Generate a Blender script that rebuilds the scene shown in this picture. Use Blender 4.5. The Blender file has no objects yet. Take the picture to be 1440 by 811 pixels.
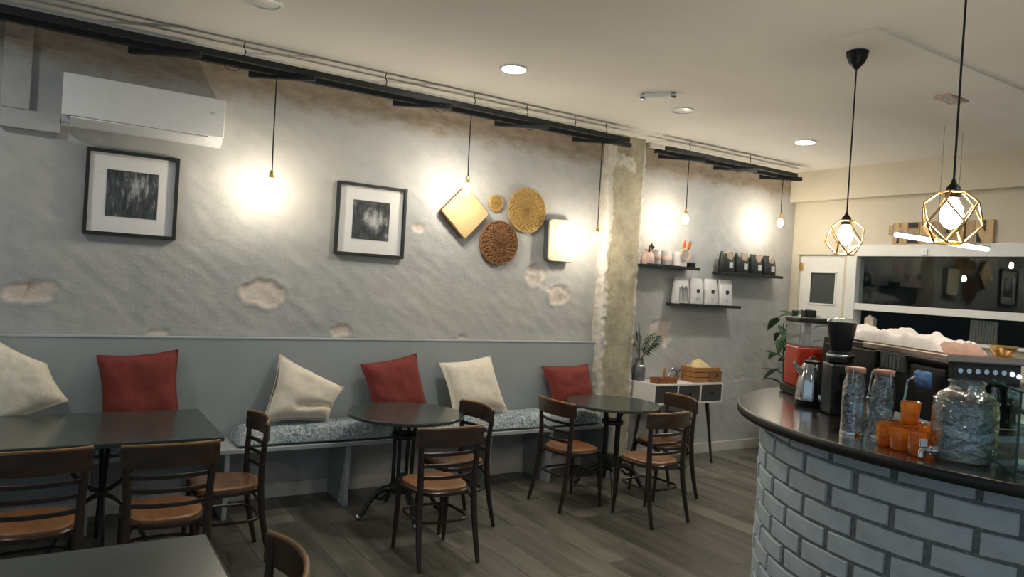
import bpy, bmesh, math, random
import numpy as np
from mathutils import Vector, Matrix, noise as mnoise

random.seed(7)
rng = np.random.default_rng(11)
scene = bpy.context.scene
COL = scene.collection
PI = math.pi

# ------------------------------------------------------------------ camera
CAM_H = 1.70
yaw, pit, rol = math.radians(32.48), math.radians(-0.437), math.radians(3.616)
f0 = Vector((math.sin(yaw), math.cos(yaw), 0)); r0 = Vector((math.cos(yaw), -math.sin(yaw), 0)); u0 = Vector((0, 0, 1))
fw = math.cos(pit) * f0 + math.sin(pit) * u0
up = math.cos(pit) * u0 - math.sin(pit) * f0
rt = math.cos(rol) * r0 + math.sin(rol) * up
uu = -math.sin(rol) * r0 + math.cos(rol) * up
cd = bpy.data.cameras.new('camera')
cd.sensor_width = 36.0
cd.lens = 36.0 * 1016.93 / 1440.0
cd.clip_start = 0.02
cam = bpy.data.objects.new('camera', cd)
M = Matrix.Identity(4)
for i in range(3):
    M[i][0] = rt[i]; M[i][1] = uu[i]; M[i][2] = -fw[i]
M[2][3] = CAM_H
cam.matrix_world = M
COL.objects.link(cam)
scene.camera = cam

# ------------------------------------------------------------------ world / exposure
world = bpy.data.worlds.new('world'); scene.world = world
world.use_nodes = True
bg = world.node_tree.nodes['Background']
bg.inputs[0].default_value = (0.52, 0.68, 0.80, 1)      # dull daylight from the open shop front behind the camera
bg.inputs[1].default_value = 0.30
scene.view_settings.view_transform = 'Standard'
scene.view_settings.look = 'None'
scene.view_settings.exposure = 0.66
scene.view_settings.gamma = 1.0
scene.view_settings.use_curve_mapping = False
cy = scene.cycles
cy.max_bounces = 8; cy.diffuse_bounces = 4; cy.glossy_bounces = 4; cy.transmission_bounces = 8; cy.transparent_max_bounces = 24
cy.caustics_reflective = False; cy.caustics_refractive = False
cy.sample_clamp_indirect = 4.0
BULB_L = 185.0       # bare filament-style bulbs along the wall
CAGE_L = 110.0        # bulbs in the brass cages
DOWN_L = 165.0       # recessed ceiling lamps
LEDBAR_L = 7.0

# ------------------------------------------------------------------ materials
def lin(c):
    return tuple((x / 255 / 12.92) if x / 255 <= 0.04045 else ((x / 255 + 0.055) / 1.055) ** 2.4 for x in c)

def new_mat(name):
    m = bpy.data.materials.new(name); m.use_nodes = True
    nt = m.node_tree
    return m, nt, nt.nodes['Principled BSDF']

def N(nt, t, **k):
    n = nt.nodes.new(t)
    for a, v in k.items():
        setattr(n, a, v)
    return n

def mapping(nt, scale=(1, 1, 1), rot=(0, 0, 0), coord='Object'):
    tc = N(nt, 'ShaderNodeTexCoord'); mp = N(nt, 'ShaderNodeMapping')
    mp.inputs['Scale'].default_value = scale; mp.inputs['Rotation'].default_value = rot
    nt.links.new(tc.outputs[coord], mp.inputs[0])
    return mp.outputs[0]

def noise(nt, vec, scale, detail=4, rough=0.55):
    n = N(nt, 'ShaderNodeTexNoise')
    n.inputs['Scale'].default_value = scale; n.inputs['Detail'].default_value = detail; n.inputs['Roughness'].default_value = rough
    nt.links.new(vec, n.inputs['Vector'])
    return n.outputs['Fac']

def ramp(nt, fac, stops):
    r = N(nt, 'ShaderNodeValToRGB')
    while len(r.color_ramp.elements) < len(stops):
        r.color_ramp.elements.new(0.5)
    for e, (p, c) in zip(r.color_ramp.elements, stops):
        e.position = p; e.color = (*c, 1)
    nt.links.new(fac, r.inputs[0])
    return r.outputs[0]

def mixc(nt, fac, a, b):
    m = N(nt, 'ShaderNodeMix', data_type='RGBA')
    for s, v in ((m.inputs[0], fac), (m.inputs[6], a), (m.inputs[7], b)):
        if hasattr(v, 'links') or isinstance(v, bpy.types.NodeSocket):
            nt.links.new(v, s)
        elif isinstance(v, tuple):
            s.default_value = (*v, 1)
        else:
            s.default_value = v
    return m.outputs[2]

def bump(nt, b, h, strength=0.3, dist=0.01):
    n = N(nt, 'ShaderNodeBump')
    n.inputs['Strength'].default_value = strength; n.inputs['Distance'].default_value = dist
    nt.links.new(h, n.inputs['Height']); nt.links.new(n.outputs[0], b.inputs['Normal'])

def simple(name, col, rough=0.5, metal=0.0, var=0.12, scale=18, bmp=0.0, spec=0.5, stretch=(1, 1, 1), sheen=0):
    m, nt, b = new_mat(name)
    v = mapping(nt, stretch)
    f = noise(nt, v, scale)
    a = tuple(max(0, c * (1 - var)) for c in col); c2 = tuple(min(1, c * (1 + var)) for c in col)
    nt.links.new(ramp(nt, f, [(0.3, a), (0.7, c2)]), b.inputs['Base Color'])
    b.inputs['Roughness'].default_value = rough; b.inputs['Metallic'].default_value = metal
    b.inputs['Specular IOR Level'].default_value = spec
    if sheen:
        b.inputs['Sheen Weight'].default_value = sheen
    if bmp:
        bump(nt, b, noise(nt, v, scale * 2.5, 6), bmp, 0.006)
    return m

def emit(name, col, strength):
    m = bpy.data.materials.new(name); m.use_nodes = True; nt = m.node_tree
    nt.nodes.remove(nt.nodes['Principled BSDF'])
    e = N(nt, 'ShaderNodeEmission'); e.inputs[0].default_value = (*col, 1); e.inputs[1].default_value = strength
    nt.links.new(e.outputs[0], nt.nodes['Material Output'].inputs[0])
    return m

def thin_glass(name, tint=(0.9, 0.95, 0.93), rough=0.02, ior=1.5, bmp=0.0, bscale=20, refl=1.0, body=0.0, bodycol=(0.8, 0.4, 0.05)):
    m = bpy.data.materials.new(name); m.use_nodes = True; nt = m.node_tree
    nt.nodes.remove(nt.nodes['Principled BSDF'])
    t = N(nt, 'ShaderNodeBsdfTransparent'); t.inputs[0].default_value = (*tint, 1)
    g = N(nt, 'ShaderNodeBsdfGlossy'); g.inputs['Roughness'].default_value = rough
    fr = N(nt, 'ShaderNodeLayerWeight'); fr.inputs['Blend'].default_value = 0.5      # Schlick: f0 + (1 - f0) * facing^5
    pw = N(nt, 'ShaderNodeMath', operation='POWER'); pw.inputs[1].default_value = 5.0; nt.links.new(fr.outputs['Facing'], pw.inputs[0])
    f0 = ((ior - 1) / (ior + 1)) ** 2
    sc = N(nt, 'ShaderNodeMath', operation='MULTIPLY_ADD'); sc.inputs[1].default_value = 1 - f0; sc.inputs[2].default_value = f0; nt.links.new(pw.outputs[0], sc.inputs[0])
    mx = N(nt, 'ShaderNodeMixShader')
    src = t.outputs[0]
    if body:
        d = N(nt, 'ShaderNodeBsdfTranslucent'); d.inputs[0].default_value = (*bodycol, 1)
        m2 = N(nt, 'ShaderNodeMixShader'); m2.inputs[0].default_value = body
        nt.links.new(src, m2.inputs[1]); nt.links.new(d.outputs[0], m2.inputs[2]); src = m2.outputs[0]
    mu = N(nt, 'ShaderNodeMath', operation='MULTIPLY'); mu.inputs[1].default_value = refl; mu.use_clamp = True
    nt.links.new(sc.outputs[0], mu.inputs[0]); nt.links.new(mu.outputs[0], mx.inputs[0])
    nt.links.new(src, mx.inputs[1]); nt.links.new(g.outputs[0], mx.inputs[2])
    if bmp:
        bn = N(nt, 'ShaderNodeBump'); bn.inputs['Strength'].default_value = bmp; bn.inputs['Distance'].default_value = 0.01
        nt.links.new(noise(nt, mapping(nt), bscale, 2), bn.inputs['Height'])
        nt.links.new(bn.outputs[0], g.inputs['Normal']); nt.links.new(bn.outputs[0], fr.inputs['Normal'])
    nt.links.new(mx.outputs[0], nt.nodes['Material Output'].inputs[0])
    return m

def wood(name, dark, light, rough=0.4, stretch=(14, 1.2, 14), rand=0.0, spec=0.5, bmp=0.1):
    m, nt, b = new_mat(name)
    v = mapping(nt, stretch)
    if rand:
        oi = N(nt, 'ShaderNodeObjectInfo'); ad = N(nt, 'ShaderNodeVectorMath', operation='ADD')
        mm = N(nt, 'ShaderNodeMath', operation='MULTIPLY'); mm.inputs[1].default_value = 57.0
        nt.links.new(oi.outputs['Random'], mm.inputs[0]); nt.links.new(v, ad.inputs[0]); nt.links.new(mm.outputs[0], ad.inputs[1])
        v = ad.outputs[0]
    f = noise(nt, v, 1.0, 6, 0.65)
    c = ramp(nt, f, [(0.28, dark), (0.72, light)])
    if rand:
        hsv = N(nt, 'ShaderNodeHueSaturation')
        mr = N(nt, 'ShaderNodeMapRange'); mr.inputs[3].default_value = 1 - rand; mr.inputs[4].default_value = 1 + rand
        nt.links.new(oi.outputs['Random'], mr.inputs[0]); nt.links.new(mr.outputs[0], hsv.inputs['Value'])
        nt.links.new(c, hsv.inputs['Color']); c = hsv.outputs[0]
    nt.links.new(c, b.inputs['Base Color'])
    b.inputs['Roughness'].default_value = rough; b.inputs['Specular IOR Level'].default_value = spec
    if bmp:
        bump(nt, b, f, bmp, 0.004)
    return m

def plaster_mat():
    m, nt, b = new_mat('trowelled_plaster')
    v = mapping(nt, (1, 1, 1))
    vs = mapping(nt, (1.0, 1, 2.6), (0, 0.6, 0))
    big = noise(nt, v, 0.9, 3); mid = noise(nt, v, 5.0, 9, 0.70); st = noise(nt, vs, 7.0, 7, 0.65)
    c = ramp(nt, big, [(0.35, (0.39, 0.41, 0.415)), (0.65, (0.49, 0.485, 0.465))])
    c = mixc(nt, ramp(nt, mid, [(0.42, (0, 0, 0)), (0.72, (0.55, 0.55, 0.55))]), c, (0.56, 0.55, 0.53))
    c = mixc(nt, ramp(nt, st, [(0.28, (0.30, 0.30, 0.30)), (0.42, (0, 0, 0))]), c, (0.31, 0.315, 0.31))
    # bare brownish render along the top of the wall
    sx = N(nt, 'ShaderNodeSeparateXYZ'); nt.links.new(v, sx.inputs[0])
    nz = N(nt, 'ShaderNodeMath', operation='MULTIPLY_ADD'); nz.inputs[1].default_value = 0.34
    nt.links.new(mid, nz.inputs[0]); nt.links.new(sx.outputs[2], nz.inputs[2])
    band = ramp(nt, N2(nt, nz.outputs[0], 3.02, 3.14), [(0.0, (0, 0, 0)), (1.0, (0.92, 0.92, 0.92))])
    c = mixc(nt, band, c, ramp(nt, st, [(0.35, (0.25, 0.195, 0.14)), (0.65, (0.40, 0.325, 0.245))]))
    at = N(nt, 'ShaderNodeAttribute', attribute_name='patch')
    pc = ramp(nt, mid, [(0.32, (0.40, 0.26, 0.16)), (0.40, (0.62, 0.53, 0.46)), (0.6, (0.72, 0.66, 0.60)), (0.8, (0.76, 0.73, 0.68))])
    c = mixc(nt, at.outputs['Fac'], c, pc)
    nt.links.new(c, b.inputs['Base Color'])
    b.inputs['Roughness'].default_value = 0.75; b.inputs['Specular IOR Level'].default_value = 0.3
    mx = N(nt, 'ShaderNodeMath', operation='ADD'); h5 = N(nt, 'ShaderNodeMath', operation='MULTIPLY'); h5.inputs[1].default_value = 0.55; nt.links.new(st, h5.inputs[0])
    nt.links.new(h5.outputs[0], mx.inputs[0]); nt.links.new(mid, mx.inputs[1])
    bump(nt, b, mx.outputs[0], 0.40, 0.020)
    return m

def N2(nt, val, a, b_):
    mr = N(nt, 'ShaderNodeMapRange'); mr.inputs[1].default_value = a; mr.inputs[2].default_value = b_
    nt.links.new(val, mr.inputs[0])
    return mr.outputs[0]

def concrete_mat():
    m, nt, b = new_mat('rough_concrete')
    v = mapping(nt); f = noise(nt, v, 6, 8, 0.75); g = noise(nt, v, 1.3, 3)
    c = ramp(nt, f, [(0.3, (0.26, 0.225, 0.15)), (0.55, (0.45, 0.41, 0.29)), (0.75, (0.56, 0.52, 0.41))])
    c = mixc(nt, ramp(nt, g, [(0.4, (0, 0, 0)), (0.7, (0.5, 0.5, 0.5))]), c, (0.40, 0.375, 0.31))
    at = N(nt, 'ShaderNodeAttribute', attribute_name='patch')
    c = mixc(nt, at.outputs['Fac'], c, ramp(nt, f, [(0.3, (0.50, 0.46, 0.39)), (0.7, (0.78, 0.75, 0.68))]))
    nt.links.new(c, b.inputs['Base Color']); b.inputs['Roughness'].default_value = 0.85
    bump(nt, b, f, 0.5, 0.02)
    return m

def knit_mat():
    m, nt, b = new_mat('mottled_blue_fabric')
    v = mapping(nt); f = noise(nt, v, 62, 3, 0.65); g = noise(nt, v, 5, 2)
    c = ramp(nt, f, [(0.34, (0.07, 0.13, 0.18)), (0.5, (0.27, 0.35, 0.40)), (0.64, (0.66, 0.68, 0.68))])
    c = mixc(nt, ramp(nt, g, [(0.45, (0, 0, 0)), (0.7, (0.45, 0.45, 0.45))]), c, (0.55, 0.58, 0.60))
    nt.links.new(c, b.inputs['Base Color']); b.inputs['Roughness'].default_value = 0.95
    bump(nt, b, f, 0.6, 0.02)
    return m

def photo_mat(name, seed, kind):
    m, nt, b = new_mat(name)
    v = mapping(nt, (1, 1, 1), (0, 0.6 if kind else 0.75, 0))
    st = mapping(nt, (5 if not kind else 3.2, 1, 1.3 if not kind else 1.6), (0, 0.7, 0.0))
    off = N(nt, 'ShaderNodeVectorMath', operation='ADD'); off.inputs[1].default_value = (seed, seed * 2, seed)
    nt.links.new(st, off.inputs[0])
    f = noise(nt, off.outputs[0], 9 if not kind else 7, 6, 0.6)
    sx = N(nt, 'ShaderNodeTexCoord'); sp = N(nt, 'ShaderNodeSeparateXYZ'); nt.links.new(sx.outputs['Object'], sp.inputs[0])
    gd = N(nt, 'ShaderNodeTexGradient', gradient_type='SPHERICAL')
    mp = N(nt, 'ShaderNodeMapping'); mp.inputs['Scale'].default_value = (8.5, 1, 8.5)
    mp.inputs['Location'].default_value = (-0.25, 0, -0.5) if not kind else (-0.25, 0, -0.1)
    nt.links.new(sx.outputs['Object'], mp.inputs[0]); nt.links.new(mp.outputs[0], gd.inputs[0])
    mu = N(nt, 'ShaderNodeMath', operation='MULTIPLY_ADD'); mu.inputs[1].default_value = 0.33 if not kind else 0.42
    nt.links.new(gd.outputs['Fac'], mu.inputs[0]); nt.links.new(f, mu.inputs[2])
    c = ramp(nt, mu.outputs[0], [(0.40, (0.012, 0.014, 0.014)), (0.60, (0.07, 0.075, 0.075)), (0.76, (0.38, 0.38, 0.37)), (0.9, (0.6, 0.6, 0.6))])
    nt.links.new(c, b.inputs['Base Color']); b.inputs['Roughness'].default_value = 0.5
    return m

MT = {}
MT['plaster'] = plaster_mat()
MT['concrete'] = concrete_mat()
MT['ceiling'] = simple('ceiling_paint', (0.84, 0.82, 0.77), 0.8, var=0.03, scale=1.5, bmp=0.05)
MT['cream_wall'] = simple('cream_wall_paint', (0.64, 0.585, 0.465), 0.7, var=0.04, scale=2, bmp=0.05)
MT['white_paint'] = simple('white_gloss_paint', (0.80, 0.80, 0.77), 0.35, var=0.03, scale=4)
MT['base_paint'] = simple('baseboard_paint', (0.62, 0.61, 0.55), 0.45, var=0.05, scale=4)
MT['bench'] = simple('grey_bench_paint', (0.35, 0.395, 0.40), 0.4, var=0.05, scale=3)
MT['bench_edge'] = simple('pale_grey_paint', (0.46, 0.50, 0.51), 0.4, var=0.05, scale=3)
MT['plank'] = wood('grey_oak_vinyl', (0.055, 0.055, 0.046), (0.215, 0.20, 0.165), 0.36, (9, 0.9, 9), rand=0.34, bmp=0.05)
MT['chair_dark'] = wood('dark_stained_beech', (0.013, 0.009, 0.007), (0.040, 0.024, 0.017), 0.32, (9, 9, 3), bmp=0.05)
MT['rail_wood'] = wood('worn_brown_beech', (0.020, 0.011, 0.007), (0.065, 0.033, 0.019), 0.32, (5, 14, 14), bmp=0.05)
MT['edge_wood'] = wood('worn_golden_edge', (0.20, 0.10, 0.04), (0.42, 0.24, 0.10), 0.3, (5, 14, 14), bmp=0.05)
MT['seat_wood'] = wood('honey_seat_wood', (0.15, 0.065, 0.026), (0.30, 0.145, 0.06), 0.34, (14, 2, 14), bmp=0.05)
MT['table_top'] = simple('dark_green_grey_laminate', (0.046, 0.060, 0.053), 0.20, var=0.12, scale=6, spec=0.6)
MT['iron'] = simple('black_cast_iron', (0.012, 0.015, 0.014), 0.4, 0.0, var=0.2)
MT['black'] = simple('black_satin_plastic', (0.009, 0.011, 0.011), 0.4, var=0.15, spec=0.28)
MT['black_wood'] = simple('black_painted_wood', (0.012, 0.016, 0.016), 0.5, var=0.2)
MT['white_plastic'] = simple('white_plastic', (0.84, 0.85, 0.86), 0.25, var=0.02)
MT['red'] = simple('rust_red_cotton', (0.19, 0.032, 0.024), 0.9, var=0.12, scale=60, bmp=0.25)
MT['ivory'] = simple('ivory_cotton', (0.76, 0.70, 0.58), 0.9, var=0.07, scale=50, bmp=0.2)
MT['knit'] = knit_mat()
MT['mat_board'] = simple('white_mount_board', (0.90, 0.89, 0.87), 0.7, var=0.02)
MT['brick'] = simple('grey_painted_brick', (0.53, 0.61, 0.655), 0.5, var=0.10, scale=9, bmp=0.35)
MT['mortar'] = simple('dark_grey_mortar', (0.19, 0.215, 0.225), 0.9, var=0.35, scale=40, bmp=0.8)
MT['counter_top'] = wood('dark_walnut_worktop', (0.018, 0.016, 0.013), (0.036, 0.030, 0.024), 0.22, (2, 2, 2), spec=1.0, bmp=0)
_b = MT['counter_top'].node_tree.nodes['Principled BSDF']
_b.inputs['Coat Weight'].default_value = 1.0; _b.inputs['Coat Roughness'].default_value = 0.10
MT['counter_edge'] = simple('black_worktop_edge', (0.010, 0.010, 0.009), 0.35, var=0.2)
MT['brass'] = simple('brushed_brass', (0.75, 0.50, 0.20), 0.28, 1.0, var=0.06)
MT['steel'] = simple('brushed_steel', (0.55, 0.56, 0.57), 0.22, 1.0, var=0.05)
MT['chrome'] = simple('polished_chrome', (0.75, 0.76, 0.77), 0.08, 1.0, var=0.02)
MT['zinc'] = simple('grey_zinc', (0.16, 0.175, 0.18), 0.45, 0.6, var=0.12)
MT['bamboo'] = wood('pale_bamboo', (0.46, 0.33, 0.15), (0.62, 0.47, 0.25), 0.5, (3, 3, 3), bmp=0.1)
MT['straw'] = wood('golden_woven_straw', (0.36, 0.22, 0.06), (0.62, 0.42, 0.15), 0.7, (60, 60, 60), bmp=0.6)
MT['straw_dark'] = wood('brown_woven_straw', (0.11, 0.048, 0.018), (0.33, 0.16, 0.06), 0.7, (60, 60, 60), bmp=0.6)
MT['cream_tray'] = simple('cream_lacquer', (0.66, 0.60, 0.44), 0.5, var=0.06)
MT['crate'] = wood('orange_pine', (0.26, 0.11, 0.035), (0.46, 0.22, 0.07), 0.5, (3, 14, 14), bmp=0.2)
MT['crate_dark'] = wood('brown_pine', (0.16, 0.07, 0.025), (0.27, 0.13, 0.05), 0.5, (14, 3, 14), bmp=0.2)
MT['tray_wood'] = wood('reddish_tray_wood', (0.16, 0.045, 0.014), (0.36, 0.13, 0.04), 0.4, (6, 6, 6), bmp=0.2)
MT['drawer'] = wood('charcoal_drawer_front', (0.030, 0.032, 0.030), (0.065, 0.066, 0.060), 0.5, (4, 20, 20), bmp=0.1)
MT['leaf'] = simple('dark_green_leaf', (0.018, 0.055, 0.024), 0.35, var=0.3, scale=12)
MT['leaf_lite'] = simple('mid_green_leaf', (0.05, 0.105, 0.045), 0.4, var=0.3, scale=12)
MT['terracotta'] = simple('terracotta', (0.30, 0.13, 0.07), 0.8)
MT['amber'] = thin_glass('amber_glass', (1.0, 0.72, 0.28), 0.06, 1.5, 0.6, 60, 2.5, 0.38, (1.0, 0.52, 0.06))
MT['clear'] = thin_glass('clear_glass', (0.88, 0.93, 0.93), 0.02, 1.5, 0.15, 30, 1.5)
MT['milky'] = thin_glass('milky_clear_plastic', (0.75, 0.78, 0.80), 0.1, 1.5, 0, 1, 1.0, 0.35, (0.6, 0.62, 0.64))
MT['ribbed'] = thin_glass('patterned_glass', (0.92, 0.96, 0.97), 0.05, 1.5, 1.0, 34, 4.0)
MT['pane'] = thin_glass('window_glass', (0.80, 0.86, 0.84), 0.0, 1.6, 0, 1, 0.8)
MT['door_reflection'] = simple('reflection_grey_glass', (0.075, 0.085, 0.082), 0.3, var=0.06, scale=3)  # grey of the door pane's reflection put into its base colour
MT['case'] = thin_glass('green_edged_glass', (0.80, 0.92, 0.88), 0.0, 1.5, 0, 1, 1.0)
MT['picture_glass'] = thin_glass('picture_glass', (1.0, 1.0, 1.0), 0.01, 1.5, 0, 1, 0.6)
MT['glass_edge'] = simple('sea_green_glass_edge', (0.02, 0.075, 0.06), 0.15)
MT['water'] = thin_glass('ice_water', (0.84, 0.91, 0.96), 0.05, 1.33, 0.8, 45, 1.2, 0.03, (0.5, 0.62, 0.75))
MT['juice'] = simple('blood_orange_juice', (0.52, 0.050, 0.018), 0.25, var=0.08)
MT['dusty_pink'] = simple('dusty_pink_lid', (0.40, 0.19, 0.15), 0.45, var=0.06)
MT['towel'] = simple('white_pink_towel', (0.86, 0.82, 0.80), 0.95, var=0.10, scale=14, bmp=0.3)
MT['towel_pink'] = simple('pink_towel_hem', (0.58, 0.36, 0.29), 0.95, var=0.15, scale=20, bmp=0.3)
MT['blue_cloth'] = simple('blue_cloth', (0.10, 0.22, 0.48), 0.9, var=0.2, scale=20, bmp=0.3)
MT['tray_metal'] = simple('warm_steel_tray', (0.42, 0.34, 0.29), 0.3, 0.8, var=0.1)
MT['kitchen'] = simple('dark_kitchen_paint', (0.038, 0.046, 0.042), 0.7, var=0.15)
MT['curtain'] = simple('grey_ribbed_curtain', (0.20, 0.21, 0.205), 0.8, var=0.1)
MT['sign_wood'] = wood('reclaimed_sign_wood', (0.34, 0.22, 0.10), (0.60, 0.43, 0.23), 0.6, (20, 20, 3), rand=0.2, bmp=0.2)
MT['sign_dark'] = simple('dark_sign_letter', (0.030, 0.026, 0.022), 0.7)
MT['white_bag'] = simple('white_paper_bag', (0.68, 0.68, 0.67), 0.55, var=0.04)
MT['black_bag'] = simple('black_foil_bag', (0.016, 0.022, 0.023), 0.4, var=0.2)
MT['bag_fold'] = simple('kraft_bag_fold', (0.42, 0.33, 0.26), 0.7, var=0.1)
MT['label'] = simple('pale_label', (0.52, 0.55, 0.56), 0.6, var=0.05)
MT['logo'] = simple('dark_bag_logo', (0.045, 0.045, 0.05), 0.6)
MT['grey_print'] = simple('grey_printed_lines', (0.30, 0.30, 0.29), 0.6)
MT['pink_paper'] = simple('pale_pink_paper', (0.56, 0.42, 0.37), 0.8, var=0.15)
MT['red_plastic'] = simple('orange_red_plastic', (0.50, 0.085, 0.022), 0.4)
MT['pastry'] = simple('yellow_pastry', (0.55, 0.42, 0.06), 0.7, var=0.2)
MT['bone_box'] = simple('cream_carton', (0.55, 0.49, 0.38), 0.6, var=0.05)
MT['cloth_kraft'] = simple('straw_coloured_paper', (0.60, 0.47, 0.24), 0.8, var=0.12)
MT['photo_a'] = photo_mat('monochrome_photo_ridges', 3.1, 0)
MT['photo_b'] = photo_mat('monochrome_photo_forms', 8.4, 1)
MT['bulb'] = emit('glowing_bulb', (1.0, 0.87, 0.68), BULB_L)
MT['cage_bulb'] = emit('glowing_cage_bulb', (1.0, 0.86, 0.66), CAGE_L)
MT['downlight'] = emit('glowing_downlight', (1.0, 0.95, 0.88), DOWN_L)
MT['led'] = emit('led_bar_light', (0.93, 0.95, 1.0), LEDBAR_L)
MT['indicator'] = emit('indicator_light', (0.9, 0.97, 1.0), 2.0)
MT['off_lens'] = simple('unlit_lamp_lens', (0.72, 0.71, 0.66), 0.4, var=0.02)

# ------------------------------------------------------------------ mesh builder
class MB:
    def __init__(s):
        s.v = []; s.f = []
    def add(s, vs, fs):
        n = len(s.v); s.v += [tuple(v) for v in vs]; s.f += [tuple(i + n for i in f) for f in fs]
        return s
    def box(s, x0, x1, y0, y1, z0, z1):
        vs = [(x, y, z) for z in (z0, z1) for y in (y0, y1) for x in (x0, x1)]
        return s.add(vs, [(0, 2, 3, 1), (4, 5, 7, 6), (0, 1, 5, 4), (2, 6, 7, 3), (0, 4, 6, 2), (1, 3, 7, 5)])
    def bbox(s, x0, x1, y0, y1, z0, z1, b=0.004, seg=2):
        bm = bmesh.new(); bmesh.ops.create_cube(bm, size=1)
        for v in bm.verts:
            v.co = Vector(((x0 + x1) / 2 + v.co.x * (x1 - x0), (y0 + y1) / 2 + v.co.y * (y1 - y0), (z0 + z1) / 2 + v.co.z * (z1 - z0)))
        bmesh.ops.bevel(bm, geom=bm.edges[:], offset=b, segments=seg, affect='EDGES', profile=0.6)
        bm.verts.index_update()
        s.add([v.co[:] for v in bm.verts], [[v.index for v in f.verts] for f in bm.faces]); bm.free()
        return s
    def tube(s, pts, r, seg=8, closed=False, flat=1.0):
        P = [Vector(p) for p in pts]; n = len(P)
        rs = r if isinstance(r, (list, tuple)) else [r] * n
        tang = []
        for i in range(n):
            a = P[(i - 1) % n] if (closed or i > 0) else P[i]; b = P[(i + 1) % n] if (closed or i < n - 1) else P[i]
            tang.append((b - a).normalized())
        ref = Vector((0, 0, 1)) if abs(tang[0].z) < 0.9 else Vector((0, 1, 0))
        nrm = (ref - ref.dot(tang[0]) * tang[0]).normalized()
        vs = []
        for i in range(n):
            nrm = (nrm - nrm.dot(tang[i]) * tang[i]).normalized(); bi = tang[i].cross(nrm)
            for k in range(seg):
                a = 2 * PI * k / seg
                vs.append(P[i] + rs[i] * (math.cos(a) * nrm + math.sin(a) * flat * bi))
        fs = []
        for i in range(n if closed else n - 1):
            j = (i + 1) % n
            for k in range(seg):
                k2 = (k + 1) % seg
                fs.append((i * seg + k, i * seg + k2, j * seg + k2, j * seg + k))
        if not closed:
            fs.append(tuple(range(seg))[::-1]); fs.append(tuple((n - 1) * seg + k for k in range(seg)))
        return s.add(vs, fs)
    def lathe(s, prof, seg=24, c=(0, 0, 0), axis='z', cap=True):
        vs = []
        for r, h in prof:
            for k in range(seg):
                a = 2 * PI * k / seg; x, y = r * math.cos(a), r * math.sin(a)
                p = (x, y, h) if axis == 'z' else ((x, h, y) if axis == 'y' else (h, x, y))
                vs.append((c[0] + p[0], c[1] + p[1], c[2] + p[2]))
        fs = []
        for i in range(len(prof) - 1):
            for k in range(seg):
                k2 = (k + 1) % seg
                fs.append((i * seg + k, i * seg + k2, (i + 1) * seg + k2, (i + 1) * seg + k))
        if cap:
            fs.append(tuple(range(seg))[::-1]); fs.append(tuple((len(prof) - 1) * seg + k for k in range(seg)))
        return s.add(vs, fs)
    def prism(s, outline, z0, z1, inset=0.0):
        n = len(outline)
        cx = sum(p[0] for p in outline) / n; cyy = sum(p[1] for p in outline) / n
        rings = [(z0, 1.0)]
        if inset:
            rings += [(z1 - inset, 1.0)]
            top = [(cx + (x - cx) * (1 - inset / max(0.02, math.hypot(x - cx, y - cyy))), cyy + (y - cyy) * (1 - inset / max(0.02, math.hypot(x - cx, y - cyy)))) for x, y in outline]
            vs = [(x, y, z0) for x, y in outline] + [(x, y, z1 - inset) for x, y in outline] + [(x, y, z1) for x, y in top]; m = 3
        else:
            vs = [(x, y, z0) for x, y in outline] + [(x, y, z1) for x, y in outline]; m = 2
        fs = [tuple(range(n))[::-1], tuple((m - 1) * n + k for k in range(n))]
        for i in range(m - 1):
            for k in range(n):
                k2 = (k + 1) % n
                fs.append((i * n + k, i * n + k2, (i + 1) * n + k2, (i + 1) * n + k))
        return s.add(vs, fs)
    def sphere(s, c, r, seg=14, rings=9, sz=1.0):
        prof = [(max(1e-4, r * math.sin(PI * i / rings)), -r * sz * math.cos(PI * i / rings)) for i in range(rings + 1)]
        return s.lathe(prof, seg, c)
    def xf(s, mat, start=0):
        for i in range(start, len(s.v)):
            s.v[i] = tuple(mat @ Vector(s.v[i]))
        return s
    def mesh(s, name, smooth=False, angle=None):
        me = bpy.data.meshes.new(name)
        me.from_pydata(s.v, [], s.f); me.validate()
        bm = bmesh.new(); bm.from_mesh(me); bmesh.ops.recalc_face_normals(bm, faces=bm.faces); bm.to_mesh(me); bm.free()
        if smooth:
            me.shade_smooth()
            me.set_sharp_from_angle(angle=math.radians(angle or 40))
        return me

def obj(name, mb, mat, parent=None, smooth=False, loc=None, rotz=None, angle=None, kind=None, label=None):
    me = mb if isinstance(mb, bpy.types.Mesh) else mb.mesh(name, smooth, angle)
    if mat is not None and not me.materials:
        me.materials.append(MT[mat] if isinstance(mat, str) else mat)
    o = bpy.data.objects.new(name, me); COL.objects.link(o)
    if parent is not None:
        o.parent = parent
    if loc is not None:
        o.location = loc
    if rotz is not None:
        o.rotation_euler = (0, 0, rotz)
    if kind:
        o['kind'] = kind
    if label:
        o['label'] = label
    return o

def tag(o, label, cat, group=None):
    o['label'] = label; o['category'] = cat
    if group:
        o['group'] = group
    return o

def thing(name, label, cat, loc=(0, 0, 0), rotz=0, group=None):
    o = bpy.data.objects.new(name, None); COL.objects.link(o)
    o.location = loc; o.rotation_euler = (0, 0, rotz); o.empty_display_size = 0.1
    return tag(o, label, cat, group)

def struct(name, mb, mat, parent=None, smooth=False):
    o = obj(name, mb, mat, parent, smooth)
    o['kind'] = 'structure'
    return o

def dup(root, loc, rotz, label, group=None):
    r = root.copy(); COL.objects.link(r); r.location = loc; r.rotation_euler = (0, 0, rotz); r['label'] = label
    if group:
        r['group'] = group
    for ch in list(root.children):
        c = ch.copy(); COL.objects.link(c); c.parent = r
        for g in list(ch.children):
            d = g.copy(); COL.objects.link(d); d.parent = c
    return r

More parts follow.
